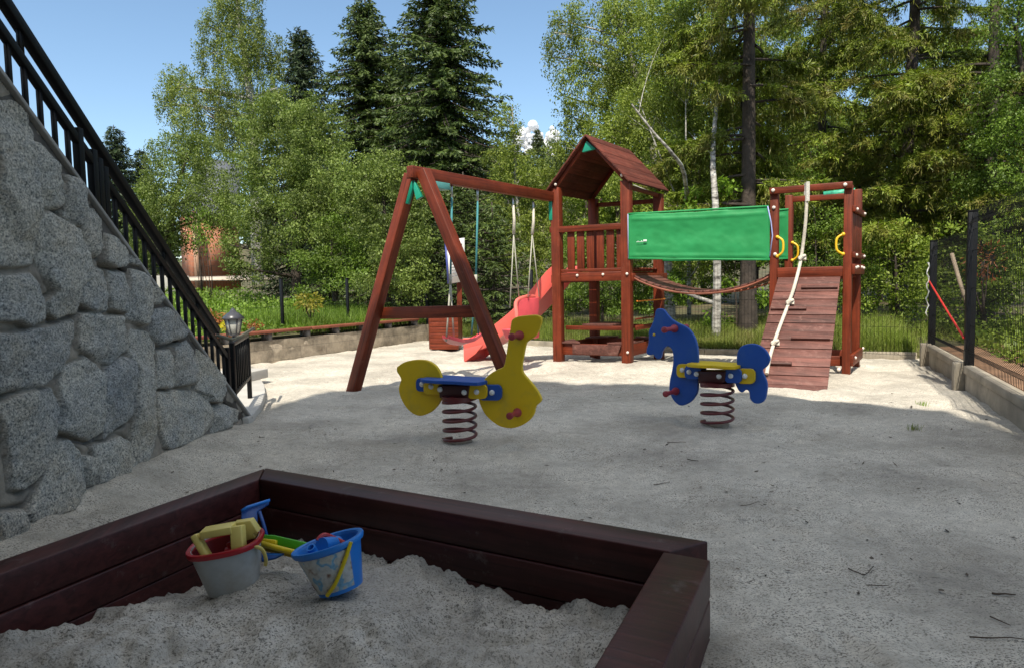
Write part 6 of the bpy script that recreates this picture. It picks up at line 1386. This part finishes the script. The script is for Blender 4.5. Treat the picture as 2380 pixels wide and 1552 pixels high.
# ---- far wooded hill
n = 420; hx = RNG.uniform(-70, 60, n); hy = RNG.uniform(95, 230, n); hzv = ground_z(hx, hy); Qh = []
for i in range(n):
    k = 110; hh = RNG.uniform(5, 10); fz = RNG.random(k) ** .8; az = RNG.random(k) * 6.28; rr = (1 - fz) * hh * .2 + .15
    con = RNG.random() < .5
    if not con: rr = np.sqrt(np.clip(1 - (2 * fz - 1) ** 2, 0, 1)) * hh * .32
    p = np.column_stack([hx[i] + rr * np.cos(az), hy[i] + rr * np.sin(az), hzv[i] + hh * fz]); Qh.append(diamonds(p, rdir(k) + np.array([0, 0, -.2 if con else .1]), 1.1, .6 if not con else .45))
fo = leaf_obj('far_forest', Qh, LM['hill'], None, (0, 150, 20)); fo['kind'] = 'stuff'
c_ = atY(1250, 318, 90); hb_, hh_ = atY(1250, 345, 90), 0
spruce('tiny far spruce silhouetted against the white cloud', atY(1250, 352, 90), float(atY(1250, 300, 90)[2] - atY(1250, 352, 90)[2]), .9, LM['hill'], 77, needle=.35, nw=.14, dz=.4)

# ---- hotel behind the camera, whose shade lies over the foreground
EL, SHD = rad(57), unit(V3(.17, .985, 0))
FY = -1.2
def fac(x, Y):
    t = (Y - FY) / SHD[1]; return (x - SHD[0] * t, t * tan(EL))
edge = [gnd(600, 958), gnd(700, 925), gnd(800, 903), gnd(870, 893), gnd(960, 886), gnd(1200, 884), gnd(1400, 888), gnd(1600, 899), gnd(1800, 915), gnd(2000, 936), gnd(2200, 958)]
ol = [fac(p[0], p[1]) for p in edge]
rw = fac(3.62, 5.0)[0]
outline = [(-9, 0), (-9, ol[0][1] - 1.2), (ol[0][0] - .9, ol[0][1] - .6)] + ol + [(rw, ol[-1][1] - .9), (rw, 0)]
ht = thing('hotel_building', 'plastered hotel gable standing behind the viewer and shading the sand', 'building', (-2, -3, 0))
m = MB(); m.prism([V3(x, FY - 5, z) for x, z in outline], V3(0, 1, 0), 10); m.build('wall', M['plaster'], ht)
for wx_ in (-5.5, -2.6, .4):
    for wz in (3.2, 6.2):
        m = MB(); m.box((wx_, FY + .02, wz), 1.2, .08, 1.5); f_ = m.build('window', simple('white_frame', (.7, .7, .68), .5), ht, .01)
        m = MB(); m.box((wx_, FY + .05, wz), 1.02, .04, 1.32); m.build('pane', simple('dark_window_glass', (.02, .025, .03), .08), f_)

# ---- cloud
def cloud():
    m, nt, out = newmat('white_cloud'); d = nd(nt, 'ShaderNodeBsdfDiffuse'); d.inputs['Color'].default_value = (.95, .95, .96, 1)
    t = nd(nt, 'ShaderNodeBsdfTranslucent'); t.inputs['Color'].default_value = (.95, .95, .96, 1); mx = nd(nt, 'ShaderNodeMixShader'); mx.inputs[0].default_value = .5
    lk(nt, d.outputs[0], mx.inputs[1]); lk(nt, t.outputs[0], mx.inputs[2]); lk(nt, mx.outputs[0], out.inputs[0])
    b = MB(); rg = random.Random(4)
    for i in range(150):
        x = 1196 + 100 * rg.random(); yt = 274 + abs(x - 1248) * .45
        y = yt + rg.random() ** .7 * 70 + 8; r = 22 * (.5 + rg.random() * .7); p = atY(x, y, 900 + rg.uniform(-12, 12)); b.sphere(p, r * 900 / CF * rg.uniform(.2, .5), 10, 7)
    o = b.build('cloud', m, None, smooth=True, origin=tuple(atY(1245, 300, 900))); return setting(o)
cloud()

# ================================================================== light
w = bpy.data.worlds.new('World'); S.world = w; w.use_nodes = True; nt = w.node_tree; nt.nodes.clear()
sky = nt.nodes.new('ShaderNodeTexSky'); sky.sky_type = 'NISHITA'; sky.sun_disc = False
sky.sun_elevation = EL; sky.sun_rotation = math.atan2(-SHD[0], -SHD[1]); sky.air_density = 1.0; sky.dust_density = .6; sky.ozone_density = 1.6; sky.altitude = 700
bgd = nt.nodes.new('ShaderNodeBackground'); bgd.inputs['Strength'].default_value = .13
wo = nt.nodes.new('ShaderNodeOutputWorld'); hsv = nt.nodes.new('ShaderNodeHueSaturation'); hsv.inputs['Saturation'].default_value = 1.0; hsv.inputs['Hue'].default_value = .492; nt.links.new(sky.outputs[0], hsv.inputs['Color']); 
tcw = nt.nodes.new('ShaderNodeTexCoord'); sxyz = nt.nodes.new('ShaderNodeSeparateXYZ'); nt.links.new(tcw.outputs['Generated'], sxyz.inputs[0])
cn = nt.nodes.new('ShaderNodeTexNoise'); cn.inputs['Scale'].default_value = 2.6; cn.inputs['Detail'].default_value = 6; nt.links.new(tcw.outputs['Generated'], cn.inputs['Vector'])  # added white cloud cover, unseen above the view, brightens and neutralises the shade
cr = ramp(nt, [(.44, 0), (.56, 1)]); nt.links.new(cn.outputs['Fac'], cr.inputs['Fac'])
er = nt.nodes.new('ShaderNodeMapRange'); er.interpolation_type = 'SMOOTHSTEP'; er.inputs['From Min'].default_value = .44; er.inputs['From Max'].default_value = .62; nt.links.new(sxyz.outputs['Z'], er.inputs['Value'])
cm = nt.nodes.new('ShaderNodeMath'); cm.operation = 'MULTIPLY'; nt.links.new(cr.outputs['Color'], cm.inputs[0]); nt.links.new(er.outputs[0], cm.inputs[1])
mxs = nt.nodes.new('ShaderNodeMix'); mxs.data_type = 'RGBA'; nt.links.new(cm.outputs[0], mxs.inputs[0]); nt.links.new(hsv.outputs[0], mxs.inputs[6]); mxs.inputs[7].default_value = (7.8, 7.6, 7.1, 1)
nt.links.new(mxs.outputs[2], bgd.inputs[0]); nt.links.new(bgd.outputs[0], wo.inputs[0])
sd_ = bpy.data.lights.new('sun', 'SUN'); sd_.energy = 4.2; sd_.angle = rad(.53); sd_.color = (1, .93, .80)
so = bpy.data.objects.new('sun', sd_); COL.objects.link(so); so.location = (-4, -20, 30)
so.rotation_euler = Vector((SHD[0] * cos(EL), SHD[1] * cos(EL), -sin(EL))).to_track_quat('-Z', 'Y').to_euler()
vs = S.view_settings; vs.view_transform = 'Standard'; vs.look = 'None'; vs.exposure = 0.62; vs.gamma = 1; vs.use_curve_mapping = False
S.render.engine = 'CYCLES'; cy = S.cycles; cy.max_bounces = 6; cy.diffuse_bounces = 4; cy.glossy_bounces = 3; cy.transmission_bounces = 4; cy.transparent_max_bounces = 8
cy.caustics_reflective = False; cy.caustics_refractive = False; cy.use_denoising = True; cy.denoiser = 'OPENIMAGEDENOISE'; cy.denoising_input_passes = 'RGB_ALBEDO_NORMAL'
for o in S.objects:
    if '_loc' in o: del o['_loc']
